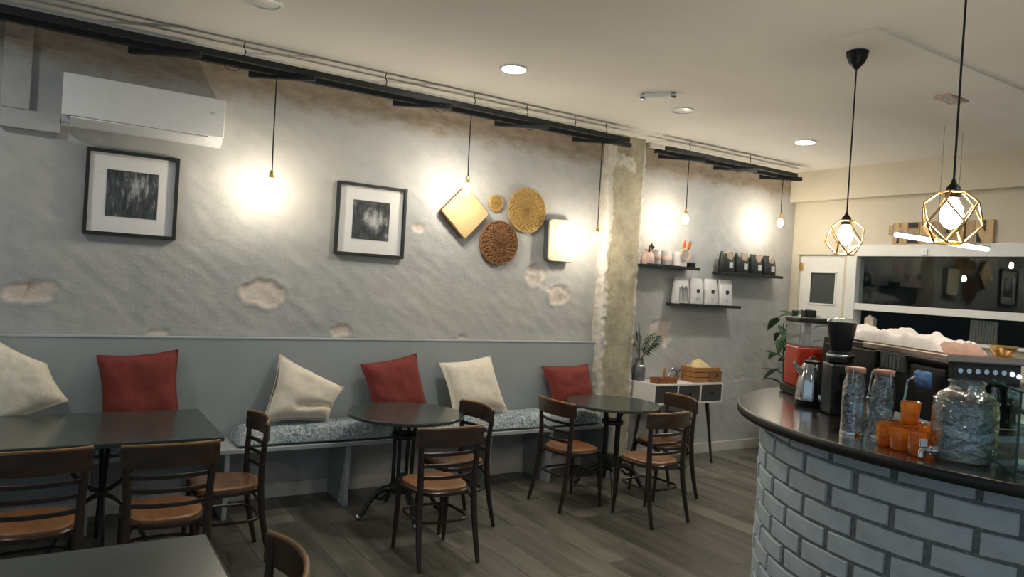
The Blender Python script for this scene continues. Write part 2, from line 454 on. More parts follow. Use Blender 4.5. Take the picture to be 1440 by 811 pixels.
# ================================================================== SETTING
WY = 5.43       # plaster wall plane
WX = 7.33       # far (kitchen) wall plane
ZC = 3.18       # ceiling

# floor: base slab plus individual planks where they can be told apart
floor = struct('floor', MB().box(-5, WX + 2.6, -4, WY + 0.1, -0.06, -0.003), 'plank')
PW, PL = 0.19, 1.27
pm = {}
def plank_mesh(L):
    k = round(L, 2)
    if k not in pm:
        pm[k] = MB().bbox(-PW / 2 + 0.0008, PW / 2 - 0.0008, -L / 2 + 0.0008, L / 2 - 0.0008, -0.004, 0.0, 0.0015, 1).mesh('plank')
        pm[k].materials.append(MT['plank'])
    return pm[k]
cnt = 0
for i in range(41):
    x = -0.42 + PW * (i + 0.5)
    if x > WX - 0.05:
        break
    y = 1.6 - random.uniform(0, PL)
    while y < WY and cnt < 298:
        y1 = min(y + PL, WY - 0.005); y0 = y
        if y1 > 2.0 and y1 - y0 > 0.08:
            obj('plank', plank_mesh(y1 - y0), None, floor, loc=(x, (y0 + y1) / 2, 0)); cnt += 1
        y = y + PL

# ceiling
struct('ceiling', MB().box(-5, WX + 0.2, -4, WY + 0.15, ZC, ZC + 0.1), 'ceiling')
struct('ceiling_beam', MB().bbox(3.62, WX - 0.12, 2.26, 2.60, ZC - 0.012, ZC + 0.01, 0.008), 'ceiling')
struct('trim_2', MB().bbox(WX - 0.11, WX + 0.02, -4, WY, 2.842, ZC + 0.01, 0.006), 'cream_wall')

# plaster wall: displaced grid, with holes where the plaster has fallen off
def patch_shape(cx, cz, rx, rz, ang=0, flat=0):
    return (cx, cz, rx, rz, ang, flat)
PATCHES = [(-0.10, 1.475, 0.165, 0.085, 0.03, 1), (1.315, 1.51, 0.165, 0.105, -0.12, 0), (1.915, 1.245, 0.085, 0.05, 0.1, 0),
           (3.70, 1.79, 0.125, 0.10, 0.5, 2), (3.98, 1.62, 0.13, 0.10, 0.2, 2), (2.52, 2.10, 0.06, 0.035, 0, 0), (3.78, 1.70, 0.16, 0.03, -0.5, 2),
           (5.28, 1.28, 0.17, 0.15, 0.0, 3), (6.55, 0.80, 0.09, 0.035, 0.2, 2), (2.98, 1.21, 0.06, 0.02, 0, 0), (0.62, 1.21, 0.09, 0.015, 0, 0)]
def wall_field(x, z):
    n1 = mnoise.noise(Vector((x * 2.2, 0.3, z * 2.2))); n2 = mnoise.noise(Vector((x * 7 + 3, 1.7, z * 9)))
    xs, zs = 0.8 * x - 0.6 * z, 0.6 * x + 0.8 * z
    n3 = mnoise.noise(Vector((xs * 5.0, 9.1, zs * 17)))
    d = 0.006 * n1 + 0.0035 * n2 + 0.0035 * n3
    p = 0.0
    for cx, cz, rx, rz, a, fl in PATCHES:
        dx, dz = x - cx, z - cz
        if abs(dx) > 0.5 or abs(dz) > 0.4:
            continue
        u = (dx * math.cos(a) + dz * math.sin(a)) / rx; w = (-dx * math.sin(a) + dz * math.cos(a)) / rz
        if fl == 1 and w > 0:
            w *= 1.15 + 1.2 * abs(w)
        e = 3.2 if fl == 3 else 2.2
        rr = (abs(u) ** e + abs(w) ** e) ** (1 / e) + 0.22 * mnoise.noise(Vector((x * 14, 4.4, z * 14))) + 0.10 * mnoise.noise(Vector((x * 40, 2.4, z * 40)))
        t = min(1, max(0, (1.0 - rr) / 0.14))
        if fl == 2:
            t *= min(1, max(0.25, 0.75 + 1.3 * mnoise.noise(Vector((x * 18, 7.4, z * 18)))))
        p = max(p, t)
        d -= -0.006 * math.exp(-((rr - 1.06) / 0.1) ** 2) * (1 if fl != 3 else 0.3)
    return d - 0.010 * p, p
def wall_grid(name, x0, x1, z0, z1, step, Y):
    nx, nz = int((x1 - x0) / step) + 1, int((z1 - z0) / step) + 1
    vs = []; pa = []
    for j in range(nz + 1):
        z = z0 + (z1 - z0) * j / nz
        for i in range(nx + 1):
            x = x0 + (x1 - x0) * i / nx
            d, p = wall_field(x, z)
            vs.append((x, Y - d, z)); pa.append(p)
    fs = [(j * (nx + 1) + i, j * (nx + 1) + i + 1, (j + 1) * (nx + 1) + i + 1, (j + 1) * (nx + 1) + i) for j in range(nz) for i in range(nx)]
    me = bpy.data.meshes.new(name); me.from_pydata(vs, [], fs)
    at = me.attributes.new('patch', 'FLOAT', 'POINT'); at.data.foreach_set('value', pa)
    me.shade_smooth(); me.materials.append(MT['plaster'])
    return me
wb = obj('wall_back', wall_grid('wall_back', -0.7, WX, 0.0, ZC, 0.0165, WY), None); wb['kind'] = 'structure'
obj('wall_core', MB().box(-5, WX + 0.1, WY + 0.03, WY + 0.15, -0.05, ZC), 'plaster', wb)
obj('wall_extension', MB().box(-5, -0.7, WY - 0.001, WY + 0.05, 0, ZC), 'plaster', wb)
# boxed-in duct at the far left of the plaster wall
struct('trim_1', MB().bbox(-0.31, -0.165, WY - 0.055, WY + 0.02, 2.572, ZC, 0.006).bbox(-0.31, 0.0, WY - 0.055, WY + 0.02, 2.455, 2.571, 0.006), 'plaster')
# cornice strips and cable conduits between wall and ceiling
struct('trim_3', MB().bbox(-0.7, 4.5, WY - 0.05, WY + 0.01, 3.135, ZC + 0.005, 0.01).bbox(-0.7, 4.45, WY - 0.12, WY - 0.06, 3.155, ZC + 0.005, 0.008), 'ceiling')
struct('trim_4', MB().bbox(4.95, WX - 0.12, WY - 0.05, WY + 0.01, 3.14, ZC + 0.005, 0.01), 'ceiling')
# pillar
def pillar():
    x0, x1, y = 4.40, 4.845, 5.325
    nx, nz = 30, 170
    vs = []; pa = []
    cols = [(x0, WY + 0.02), (x0, y + 0.05), (x0 + 0.004, y + 0.012)] + [(x0 + (x1 - x0) * i / nx, y) for i in range(1, nx)] + [(x1 - 0.004, y + 0.01), (x1, y + 0.05), (x1, WY + 0.02)]
    for j in range(nz + 1):
        z = ZC * j / nz
        for (x, yy) in cols:
            e = min(abs(x - x0), abs(x1 - x))
            k = mnoise.noise(Vector((x * 9, 3.0, z * 6))); k2 = mnoise.noise(Vector((x * 26, 5.0, z * 26))); k3 = mnoise.noise(Vector((0.5, 2.0, z * 4)))
            wl = 0.075 + 0.05 * k3 + 0.02 * k2 if abs(x - x0) < abs(x1 - x) else 0.035 + 0.015 * k3 + 0.012 * k2
            t = min(1, max(0, (wl - e) / 0.02))
            if abs(x - 4.60) < 0.12 and abs(z - 2.93 + 0.3 * (x - 4.6)) < 0.055 + 0.03 * k2:
                t = max(t, 0.9)
            dy = 0.006 * k + 0.004 * k2 + 0.012 * t * (0.6 + k2)
            dx = (0.012 * k2 + 0.014 * k3) * (1 if e < 0.02 else 0)
            vs.append((x + dx, yy - (dy if yy < WY else 0), z)); pa.append(t)
    n = len(cols)
    fs = [(j * n + i, j * n + i + 1, (j + 1) * n + i + 1, (j + 1) * n + i) for j in range(nz) for i in range(n - 1)]
    me = bpy.data.meshes.new('pillar'); me.from_pydata(vs, [], fs)
    at = me.attributes.new('patch', 'FLOAT', 'POINT'); at.data.foreach_set('value', pa)
    me.shade_smooth(); me.materials.append(MT['concrete'])
    o = obj('pillar', me, None); o['kind'] = 'structure'
pillar()
struct('baseboard_back', MB().bbox(-5, 4.40, WY - 0.018, WY + 0.01, 0, 0.105, 0.004).bbox(4.85, WX, WY - 0.018, WY + 0.01, 0, 0.105, 0.004), 'base_paint')

# far wall with door and serving window
wr = struct('wall_right', MB().box(WX, WX + 0.12, 5.33, WY, 0, ZC).box(WX, WX + 0.12, 4.75, 5.33, 2.25, ZC).box(WX, WX + 0.12, 4.60, 4.75, 0, ZC)
            .box(WX, WX + 0.12, 0.9, 4.60, 2.30, ZC).box(WX, WX + 0.12, 0.9, 4.60, 0, 1.40).box(WX, WX + 0.12, -4, 0.9, 0, ZC), 'cream_wall')
door = bpy.data.objects.new('door_1', None); COL.objects.link(door); door['kind'] = 'structure'
d = MB()
d.bbox(WX + 0.03, WX + 0.07, 5.19, 5.325, 0.01, 2.235, 0.003).bbox(WX + 0.03, WX + 0.07, 4.755, 4.865, 0.01, 2.235, 0.003)
d.bbox(WX + 0.03, WX + 0.07, 4.86, 5.195, 2.045, 2.235, 0.003).bbox(WX + 0.03, WX + 0.07, 4.86, 5.195, 0.01, 1.68, 0.003)
obj('door_leaf', d, 'white_paint', door)
obj('door_pane', MB().box(WX + 0.048, WX + 0.054, 4.862, 5.193, 1.678, 2.047), 'door_reflection', door)
obj('door_frame', MB().bbox(WX - 0.012, WX + 0.1, 5.327, 5.385, 0, 2.239, 0.003).bbox(WX - 0.012, WX + 0.1, 4.718, 4.753, 0, 2.239, 0.003).bbox(WX - 0.014, WX + 0.1, 4.718, 5.385, 2.24, 2.30, 0.003), 'cream_wall', door)
obj('door_bead', MB().bbox(WX + 0.022, WX + 0.032, 4.857, 4.875, 1.675, 2.05, 0.002).bbox(WX + 0.022, WX + 0.032, 5.18, 5.198, 1.675, 2.05, 0.002).bbox(WX + 0.022, WX + 0.032, 4.857, 5.198, 2.035, 2.053, 0.002).bbox(WX + 0.022, WX + 0.032, 4.857, 5.198, 1.672, 1.69, 0.002), 'white_paint', door)
obj('hinge', MB().bbox(WX + 0.012, WX + 0.03, 5.285, 5.325, 2.06, 2.15, 0.003), 'brass', door)
win = bpy.data.objects.new('window_1', None); COL.objects.link(win); win['kind'] = 'structure'
obj('window_head', MB().bbox(WX - 0.03, WX + 0.12, 0.9, 4.716, 2.222, 2.345, 0.005), 'white_paint', win)
obj('window_jamb', MB().bbox(WX - 0.03, WX + 0.12, 4.598, 4.715, 0.9, 2.2215, 0.004), 'white_paint', win)
obj('window_rail', MB().bbox(WX - 0.02, WX + 0.10, 0.9, 4.60, 1.645, 1.718, 0.005), 'white_paint', win)
obj('window_sill', MB().bbox(WX - 0.05, WX + 0.12, 0.9, 4.62, 1.375, 1.405, 0.005), 'white_paint', win)
obj('window_pane', MB().box(WX + 0.045, WX + 0.051, 0.9, 4.60, 1.715, 2.225), 'pane', win)
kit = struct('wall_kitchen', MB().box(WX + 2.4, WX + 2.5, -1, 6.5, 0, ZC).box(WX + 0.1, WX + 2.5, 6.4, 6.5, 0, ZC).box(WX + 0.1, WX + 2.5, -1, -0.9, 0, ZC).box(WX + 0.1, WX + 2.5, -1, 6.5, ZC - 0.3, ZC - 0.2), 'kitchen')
m = MB()
for k in range(9):
    m.lathe([(0.016, 0.0), (0.016, 0.62)], 8, (WX + 0.45, 3.40 + 0.028 * k, 1.0))
obj('curtain', m, 'curtain', kit, smooth=True)

# ================================================================== BENCH
bn = thing('wall_bench', 'long grey painted bench with high back board along the plaster wall', 'bench', (0, WY, 0))
bn_parts = []
def bp(name, mb, mat):
    mb.xf(Matrix.Translation((0, -WY, 0))); return obj(name, mb, mat, bn)
bp('back_panel', MB().bbox(-2.2, 4.415, WY - 0.045, WY - 0.022, 0.44, 1.185, 0.002), 'bench')
bp('back_rail', MB().bbox(-2.2, 4.418, WY - 0.05, WY - 0.015, 1.178, 1.192, 0.003), 'bench_edge')
bp('seat_board', MB().bbox(-2.2, 4.395, 5.02, WY - 0.02, 0.442, 0.472, 0.004), 'bench_edge')
pmsh = None
for x in (-1.3, -0.55, 0.24, 1.045, 1.885, 3.085, 3.70, 4.36):
    q = MB().bbox(-0.016, 0.016, 5.03 - WY, -0.02, 0.0, 0.444, 0.003)
    if pmsh is None:
        pmsh = q.mesh('leg'); pmsh.materials.append(MT['bench'])
    obj('leg', pmsh, None, bn, loc=(x, 0, 0))

# fabric pads on the bench
def soft_pad(name, x0, x1, y0, y1, z0, h, label, seed):
    nx, ny = 46, 14
    vs = []
    def P(u, v, s):
        eu = 1 - abs(2 * u - 1) ** 14; ev = 1 - abs(2 * v - 1) ** 6
        prof = max(0, eu) ** 0.45 * max(0, ev) ** 0.45
        x = x0 + (x1 - x0) * u; y = y0 + (y1 - y0) * v
        nz = mnoise.noise(Vector((x * 5, y * 7, seed))) * 0.016 + mnoise.noise(Vector((x * 17, y * 17, seed + 4))) * 0.008
        wob = mnoise.noise(Vector((x * 3, seed, 0.3))) * 0.012
        top = z0 + 0.02 + (h - 0.02) * prof + nz * prof
        zz = top if s else z0 + 0.004 + 0.016 * (1 - prof)
        return (x, y + wob * (1 - v), zz)
    for s in (0, 1):
        for j in range(ny + 1):
            for i in range(nx + 1):
                vs.append(P(i / nx, j / ny, s))
    A = (nx + 1) * (ny + 1); fs = []
    for j in range(ny):
        for i in range(nx):
            a = j * (nx + 1) + i
            fs.append((a, a + nx + 1, a + nx + 2, a + 1)); fs.append((A + a, A + a + 1, A + a + nx + 2, A + a + nx + 1))
    for i in range(nx):
        fs.append((i, i + 1, A + i + 1, A + i)); b = ny * (nx + 1) + i; fs.append((b, A + b, A + b + 1, b + 1))
    for j in range(ny):
        a = j * (nx + 1); fs.append((a, A + a, A + a + nx + 1, a + nx + 1)); a += nx; fs.append((a, a + nx + 1, A + a + nx + 1, A + a))
    return tag(obj(name, MB().add(vs, fs), 'knit', smooth=True, angle=80), label, 'seat pad', 'mottled seat pads along the bench')
soft_pad('seat_pad', -0.35, 0.96, 5.035, 5.36, 0.472, 0.10, 'blue and white mottled seat pad behind the long dark table', 1)
soft_pad('seat_pad', 1.11, 2.58, 5.035, 5.37, 0.472, 0.125, 'blue and white mottled seat pad under the tilted ivory cushion', 2)
soft_pad('seat_pad', 2.66, 4.30, 5.035, 5.37, 0.472, 0.12, 'pale mottled seat pad at the pillar end of the bench', 3)

# cushions
def cushion(c4, t, mat, label, seed, group, yb=5.15, yt=5.34, fold=None):
    """c4: (x,z) of top-left, top-right, bottom-right, bottom-left; leans back on the board."""
    n = 22
    zmin = min(c[1] for c in c4); zmax = max(c[1] for c in c4)
    def y_of(z):
        return yb + (yt - yb) * (z - zmin) / (zmax - zmin)
    C4 = [Vector((x, y_of(z), z)) for x, z in c4]
    ctr = sum(C4, Vector()) / 4
    nrm = (C4[1] - C4[3]).cross(C4[2] - C4[0]).normalized()
    if nrm.y > 0:
        nrm = -nrm
    vs = []
    for s in (1, -1):
        for j in range(n + 1):
            for i in range(n + 1):
                u, v = i / n, j / n
                p = (C4[0] * (1 - u) + C4[1] * u) * (1 - v) + (C4[3] * (1 - u) + C4[2] * u) * v
                a, b = 2 * u - 1, 2 * v - 1
                # edges draw in between the corners
                pin = 0.055 * ((1 - a * a) * b * b + (1 - b * b) * a * a)
                p = p + (ctr - p) * pin * 1.6
                th = t * max(0.0, (1 - a ** 4) * (1 - b ** 4)) ** 0.55
                w = mnoise.noise(Vector((u * 3.2 + seed, v * 3.2, seed))) * 0.016 + mnoise.noise(Vector((u * 8 + seed, v * 8, 2.0))) * 0.007
                th = th + w * min(1, th / (0.3 * t))
                if fold and s == 1:
                    fu, fv, du, dv, depth = fold
                    dist = abs((u - fu) * dv - (v - fv) * du)
                    along = (u - fu) * du + (v - fv) * dv
                    th -= depth * math.exp(-(dist / 0.045) ** 2) * max(0, 1 - (along / 0.42) ** 2)
                vs.append(p + nrm * (s * th * (1.0 if s == 1 else 0.62)))
    A = (n + 1) ** 2; fs = []
    for j in range(n):
        for i in range(n):
            a = j * (n + 1) + i
            fs.append((a, a + n + 1, a + n + 2, a + 1)); fs.append((A + a, A + a + 1, A + a + n + 2, A + a + n + 1))
    mb = MB().add(vs, fs)
    o = obj('cushion', mb, mat, smooth=True, angle=80)
    bm = bmesh.new(); bm.from_mesh(o.data); bmesh.ops.remove_doubles(bm, verts=bm.verts, dist=0.0005); bm.to_mesh(o.data); bm.free()
    o.data.shade_smooth()
    tag(o, label, 'cushion', group)
    # piped seam round the edge
    loop = []
    for k in range(4):
        for i in range(n):
            s_ = i / n
            u, v = [(s_, 0), (1, s_), (1 - s_, 1), (0, 1 - s_)][k]
            p = (C4[0] * (1 - u) + C4[1] * u) * (1 - v) + (C4[3] * (1 - u) + C4[2] * u) * v
            a, b = 2 * u - 1, 2 * v - 1
            pin = 0.055 * ((1 - a * a) * b * b + (1 - b * b) * a * a)
            loop.append(p + (ctr - p) * pin * 1.6)
    obj('seam', MB().tube(loop, 0.0035, 5, closed=True), mat, o, smooth=True)
    return o
cushion([(-0.32, 1.20), (0.0, 1.02), (0.125, 0.80), (-0.30, 0.62)], 0.10, 'ivory', 'ivory cushion slumped over the end of the long dark table', 1.3, 'ivory cushions')
cushion([(0.268, 1.068), (0.750, 1.105), (0.775, 0.61), (0.315, 0.61)], 0.075, 'red', 'rust red cushion standing upright behind the long dark table', 2.2, 'rust red cushions', yb=5.235, yt=5.345)
cushion([(1.43, 1.075), (1.895, 0.835), (1.755, 0.612), (1.285, 0.622)], 0.10, 'ivory', 'ivory cushion tilted on one corner with a fold in its front', 5.1, 'ivory cushions', fold=(0.78, 0.68, 0.92, -0.2, 0.055))
cushion([(2.04, 1.0), (2.522, 1.082), (2.60, 0.63), (2.13, 0.625)], 0.08, 'red', 'rust red cushion behind the round table nearer the camera', 7.7, 'rust red cushions', yb=5.20, yt=5.345)
cushion([(2.72, 1.005), (3.222, 1.064), (3.31, 0.618), (2.79, 0.618)], 0.085, 'ivory', 'ivory cushion propped square between the two round tables', 9.4, 'ivory cushions')
cushion([(3.765, 0.97), (4.30, 0.98), (4.31, 0.618), (3.83, 0.618)], 0.085, 'red', 'rust red cushion beside the concrete pillar', 11.9, 'rust red cushions', yb=5.21, yt=5.345)

# ================================================================== CHAIRS
def arc_band(x, z0, z1, sag, yend, th, nx=14, arch=0.0):
    """curved bar: ends at y=yend, middle drawn back by sag"""
    vs = []
    for i in range(nx + 1):
        u = 2 * i / nx - 1
        y = yend - sag * (1 - u * u); zt = z1 + arch * (1 - u * u)
        for (dy, z) in ((0, z0), (-th, z0), (-th, zt - th * 0.25), (-th * 0.5, zt), (0, zt - th * 0.25)):
            vs.append((x * u, y + dy, z))
    m_ = 5; fs = []
    for i in range(nx):
        for k in range(m_):
            k2 = (k + 1) % m_
            fs.append((i * m_ + k, i * m_ + k2, (i + 1) * m_ + k2, (i + 1) * m_ + k))
    fs.append(tuple(range(m_))); fs.append(tuple(nx * m_ + k for k in range(m_))[::-1])
    return MB().add(vs, fs)
def seat_outline(sx, sy, n=36):
    out = []
    for k in range(n):
        a = 2 * PI * k / n; c, s_ = math.cos(a), math.sin(a)
        x = sx * math.copysign(abs(c) ** 0.62, c); y = sy * math.copysign(abs(s_) ** 0.7, s_)
        x *= 1 + 0.10 * (y / sy)
        out.append((x, y + 0.02))
    return out
def make_chair():
    t = thing('cafe_chair', 'x', 'chair', group='wooden slat-back cafe chairs')
    # seat: dished board on a dark ring
    o = seat_outline(0.178, 0.185); n = len(o)
    vs = [(x, y, 0.438) for x, y in o] + [(x, y, 0.452) for x, y in o]
    for f, z in ((0.93, 0.459), (0.7, 0.452), (0.35, 0.447)):
        vs += [(x * f, (y - 0.02) * f + 0.02, z) for x, y in o]
    vs.append((0, 0.02, 0.446)); vs.append((0, 0.02, 0.438))
    fs = []
    for r_ in range(4):
        for k in range(n):
            k2 = (k + 1) % n; fs.append((r_ * n + k, r_ * n + k2, (r_ + 1) * n + k2, (r_ + 1) * n + k))
    for k in range(n):
        k2 = (k + 1) % n; fs.append((4 * n + k, 4 * n + k2, 5 * n)); fs.append((k2, k, 5 * n + 1))
    obj('seat', MB().add(vs, fs), 'seat_wood', t, smooth=True, angle=50)
    ring = MB().tube([(x * 0.985, (y - 0.02) * 0.985 + 0.02, 0.424) for x, y in o], 0.016, 6, closed=True)
    obj('seat_ring', ring, 'chair_dark', t, smooth=True)
    for s in (-1, 1):
        m_ = MB().tube([(s * 0.168, 0.182, 0.436), (s * 0.172, 0.192, 0.22), (s * 0.176, 0.208, 0.0)], [0.018, 0.0165, 0.012], 8)
        obj('leg', m_, 'chair_dark', t, smooth=True)
        pts = [(s * 0.195, -0.215, 0.0), (s * 0.190, -0.178, 0.15), (s * 0.184, -0.150, 0.30), (s * 0.180, -0.138, 0.45), (s * 0.184, -0.136, 0.58), (s * 0.192, -0.142, 0.70), (s * 0.198, -0.150, 0.80)]
        obj('back_post', MB().tube(pts, [0.0125, 0.0165, 0.0185, 0.019, 0.0175, 0.0155, 0.013], 8, flat=1.1), 'chair_dark', t, smooth=True)
    obj('top_rail', arc_band(0.222, 0.712, 0.815, 0.055, -0.128, 0.021, arch=0.006), 'rail_wood', t, smooth=True, angle=30)
    e = MB().tube([(0.219 * u, -0.1385 - 0.055 * (1 - u * u), 0.8165 + 0.006 * (1 - u * u)) for u in np.linspace(-1, 1, 15)], 0.0072, 6)
    obj('rail_edge', e, 'edge_wood', t, smooth=True, label='golden worn top edge')
    for z in (0.652, 0.585, 0.515):
        obj('slat', arc_band(0.182, z, z + 0.022, 0.040, -0.128, 0.012, 12), 'chair_dark', t, smooth=True, angle=30)
    # bent stretcher hoop
    lp = []
    for k in range(28):
        a = 2 * PI * k / 28; c, s_ = math.cos(a), math.sin(a)
        lp.append((0.166 * math.copysign(abs(c) ** 0.55, c), 0.172 * math.copysign(abs(s_) ** 0.55, s_) + 0.012, 0.255))
    obj('stretcher', MB().tube(lp, 0.0095, 6, closed=True), 'chair_dark', t, smooth=True)
    for s in (-1, 1):
        for br in ([(s * 0.166, 0.185, 0.37), (s * 0.15, 0.165, 0.405), (s * 0.12, 0.14, 0.425)], [(s * 0.178, -0.13, 0.37), (s * 0.155, -0.11, 0.405), (s * 0.125, -0.09, 0.425)]):
            obj('corner_brace', MB().tube(br, 0.008, 6), 'chair_dark', t, smooth=True)
    return t
ch0 = make_chair()
CH = [(2.06, 3.95, 0.0, 'slat-back wooden chair with its back to the camera at the nearer round table'),
      (2.455, 4.44, PI / 2 + 0.03, 'slat-back wooden chair facing the nearer round table from its pillar side'),
      (3.485, 4.505, -PI / 2 + 0.04, 'slat-back wooden chair on the bench side of the farther round table, turned to the pillar'),
      (3.885, 3.985, 0.06, 'slat-back wooden chair with its back to the camera at the farther round table'),
      (4.45, 4.43, PI / 2 - 0.16, 'slat-back wooden chair between the farther round table and the white console'),
      (0.925, 4.375, PI / 2, 'slat-back wooden chair seen side-on at the end of the long dark table'),
      (0.535, 3.965, 0.0, 'slat-back wooden chair tucked under the long dark table, beside the side-on chair'),
      (-0.02, 3.985, 0.02, 'slat-back wooden chair tucked under the long dark table, at the edge of the photo'),
      (0.51, 2.235, PI / 2 - 0.03, 'wooden chair beside the foreground table, only its curved top rail in view')]
ch0.location = (CH[0][0], CH[0][1], 0); ch0.rotation_euler = (0, 0, CH[0][2]); ch0['label'] = CH[0][3]
for x, y, a, l in CH[1:]:
    dup(ch0, (x, y, 0), a, l)

# ================================================================== TABLES
def round_table(loc, R, label, rot):
    t = thing('round_table', label, 'table', loc, rot, 'round dark cafe tables')
    obj('tabletop', MB().lathe([(R - 0.012, 0.712), (R, 0.717), (R, 0.734), (R - 0.006, 0.740), (0.001, 0.740)], 56), 'table_top', t, smooth=True)
    obj('mounting_plate', MB().lathe([(0.05, 0.655), (0.17, 0.69), (0.18, 0.712)], 20), 'iron', t, smooth=True)
    for k in range(4):
        a = PI / 4 + k * PI / 2
        c, s = math.cos(a), math.sin(a)
        pts = [(0.115 * c, 0.115 * s, 0.70), (0.075 * c, 0.075 * s, 0.62), (0.07 * c, 0.07 * s, 0.42), (0.07 * c, 0.07 * s, 0.22)]
        obj('column_bar', MB().tube(pts, 0.014, 8), 'iron', t, smooth=True)
    obj('collar', MB().lathe([(0.03, 0.16), (0.095, 0.18), (0.10, 0.215), (0.05, 0.25), (0.03, 0.30)], 16), 'iron', t, smooth=True)
    obj('collar', MB().lathe([(0.085, 0.555), (0.095, 0.565), (0.095, 0.585), (0.085, 0.595)], 16), 'iron', t, smooth=True)
    for k in range(4):
        a = k * PI / 2; c, s = math.cos(a), math.sin(a)
        prof = [(0.06, 0.20), (0.13, 0.205), (0.20, 0.165), (0.245, 0.10), (0.275, 0.045), (0.305, 0.022)]
        lg = MB().tube([(r * c, r * s, z) for r, z in prof], [0.024, 0.024, 0.021, 0.018, 0.017, 0.019], 8)
        lg.tube([(0.10 * c, 0.10 * s, 0.17), (0.145 * c, 0.145 * s, 0.13), (0.185 * c, 0.185 * s, 0.14)], 0.010, 6)
        o = obj('leg', lg, 'iron', t, smooth=True)
        obj('foot_scroll', MB().sphere((0.305 * c, 0.305 * s, 0.021), 0.021, 10, 7), 'steel', o, smooth=True, label='silvery foot')  # steel ball at the end of each iron foot
    return t
round_table((2.165, 4.695, 0), 0.408, 'round dark cafe table in front of the rust red cushion, nearer the camera', PI * 0.98)
round_table((4.09, 4.70, 0), 0.398, 'round dark cafe table next to the concrete pillar', math.radians(238))

def long_table(x0, x1, y0, y1, label, bases):
    t = thing('rectangular_table', label, 'table', ((x0 + x1) / 2, (y0 + y1) / 2, 0))
    cx, cyy = (x0 + x1) / 2, (y0 + y1) / 2
    obj('tabletop', MB().bbox(x0 - cx, x1 - cx, y0 - cyy, y1 - cyy, 0.712, 0.740, 0.006), 'table_top', t)
    for bx in bases:
        b = MB()
        for ax in (0, PI / 2):
            for s in (-1, 1):
                up_, dn = [], []
                for k in range(13):
                    u = k / 12 * 2 - 1
                    h = 0.26 * u; z = 0.365
                    if s > 0:
                        z = 0.372 + 0.335 * abs(u) ** 1.9
                    else:
                        z = 0.352 - 0.335 * abs(u) ** 1.9
                    up_.append((bx - cx + h * math.cos(ax), h * math.sin(ax), z))
                b.tube(up_, 0.013, 7)
        o = obj('cast_base', b, 'iron', t, smooth=True)
        obj('hub', MB().lathe([(0.02, 0.33), (0.034, 0.345), (0.034, 0.38), (0.02, 0.395)], 14, (bx - cx, 0, 0)), 'iron', o, smooth=True)
        obj('top_plate', MB().bbox(bx - cx - 0.28, bx - cx + 0.28, -0.03, 0.03, 0.698, 0.713, 0.003).bbox(bx - cx - 0.03, bx - cx + 0.03, -0.28, 0.28, 0.698, 0.713, 0.003), 'iron', o)
    return t
long_table(-0.80, 0.862, 4.245, 5.115, 'long dark rectangular table in front of the bench', (0.30, -0.45))
long_table(-0.75, 0.508, 1.95, 2.725, 'dark rectangular table in the foreground corner', (-0.12,))

# ================================================================== CEILING LAMPS
def downlight(x, y, lit, label, z=ZC):
    t = thing('recessed_downlight', label, 'ceiling light', (x, y, z), 0, 'recessed ceiling lamps')
    obj('bezel', MB().lathe([(0.082, -0.002), (0.084, -0.011), (0.096, -0.009), (0.104, 0.002)], 28, cap=False), 'white_plastic', t, smooth=True)
    obj('lens', MB().lathe([(0.001, -0.0085), (0.06, -0.008), (0.0845, -0.003), (0.0845, 0.001)], 28), 'downlight' if lit else 'off_lens', t, smooth=True)
    return t
downlight(2.62, 4.27, True, 'lit round recessed lamp in front of the woven wall discs')
downlight(5.83, 4.26, True, 'lit round recessed lamp near the far end of the ceiling')
downlight(4.23, 4.25, False, 'unlit round recessed lamp beside the twin-headed emergency light')
downlight(0.93, 4.22, False, 'unlit round recessed lamp above the white air conditioner')
for x, y, l in [(3.4, 0.2, 'added unseen recessed lamp over the near end of the brick counter'), (5.9, 0.6, 'added unseen recessed lamp over the floor behind the brick counter'),
                (-1.0, 4.2, 'added unseen recessed lamp over the outer end of the long dark table'), (-1.2, -0.8, 'added unseen recessed lamp behind the camera')]:
    downlight(x, y, True, l)  # unseen lamps added out of view to light the room

t = thing('emergency_light', 'small white twin-headed emergency light on the ceiling', 'emergency light', (3.74, 4.02, ZC), math.radians(-54))
obj('housing', MB().bbox(-0.10, 0.10, -0.025, 0.025, -0.035, 0.0, 0.008), 'white_plastic', t)
for s in (-1, 1):
    obj('lamp_head', MB().lathe([(0.016, -0.02), (0.024, 0.012), (0.024, 0.018)], 12, (s * 0.115, 0, -0.022), 'x'), 'chrome', t, smooth=True)
t = thing('ceiling_sensor', 'flat pale rectangular vent plate on the ceiling', 'vent', (5.22, 2.665, ZC), math.radians(0))
obj('plate', MB().bbox(-0.12, 0.12, -0.06, 0.06, -0.02, 0.0, 0.006), 'pink_paper', t)
obj('louvre', MB().bbox(-0.10, 0.10, -0.04, -0.028, -0.024, -0.018, 0.002).bbox(-0.10, 0.10, -0.01, 0.002, -0.024, -0.018, 0.002).bbox(-0.10, 0.10, 0.02, 0.032, -0.024, -0.018, 0.002), 'white_plastic', t)

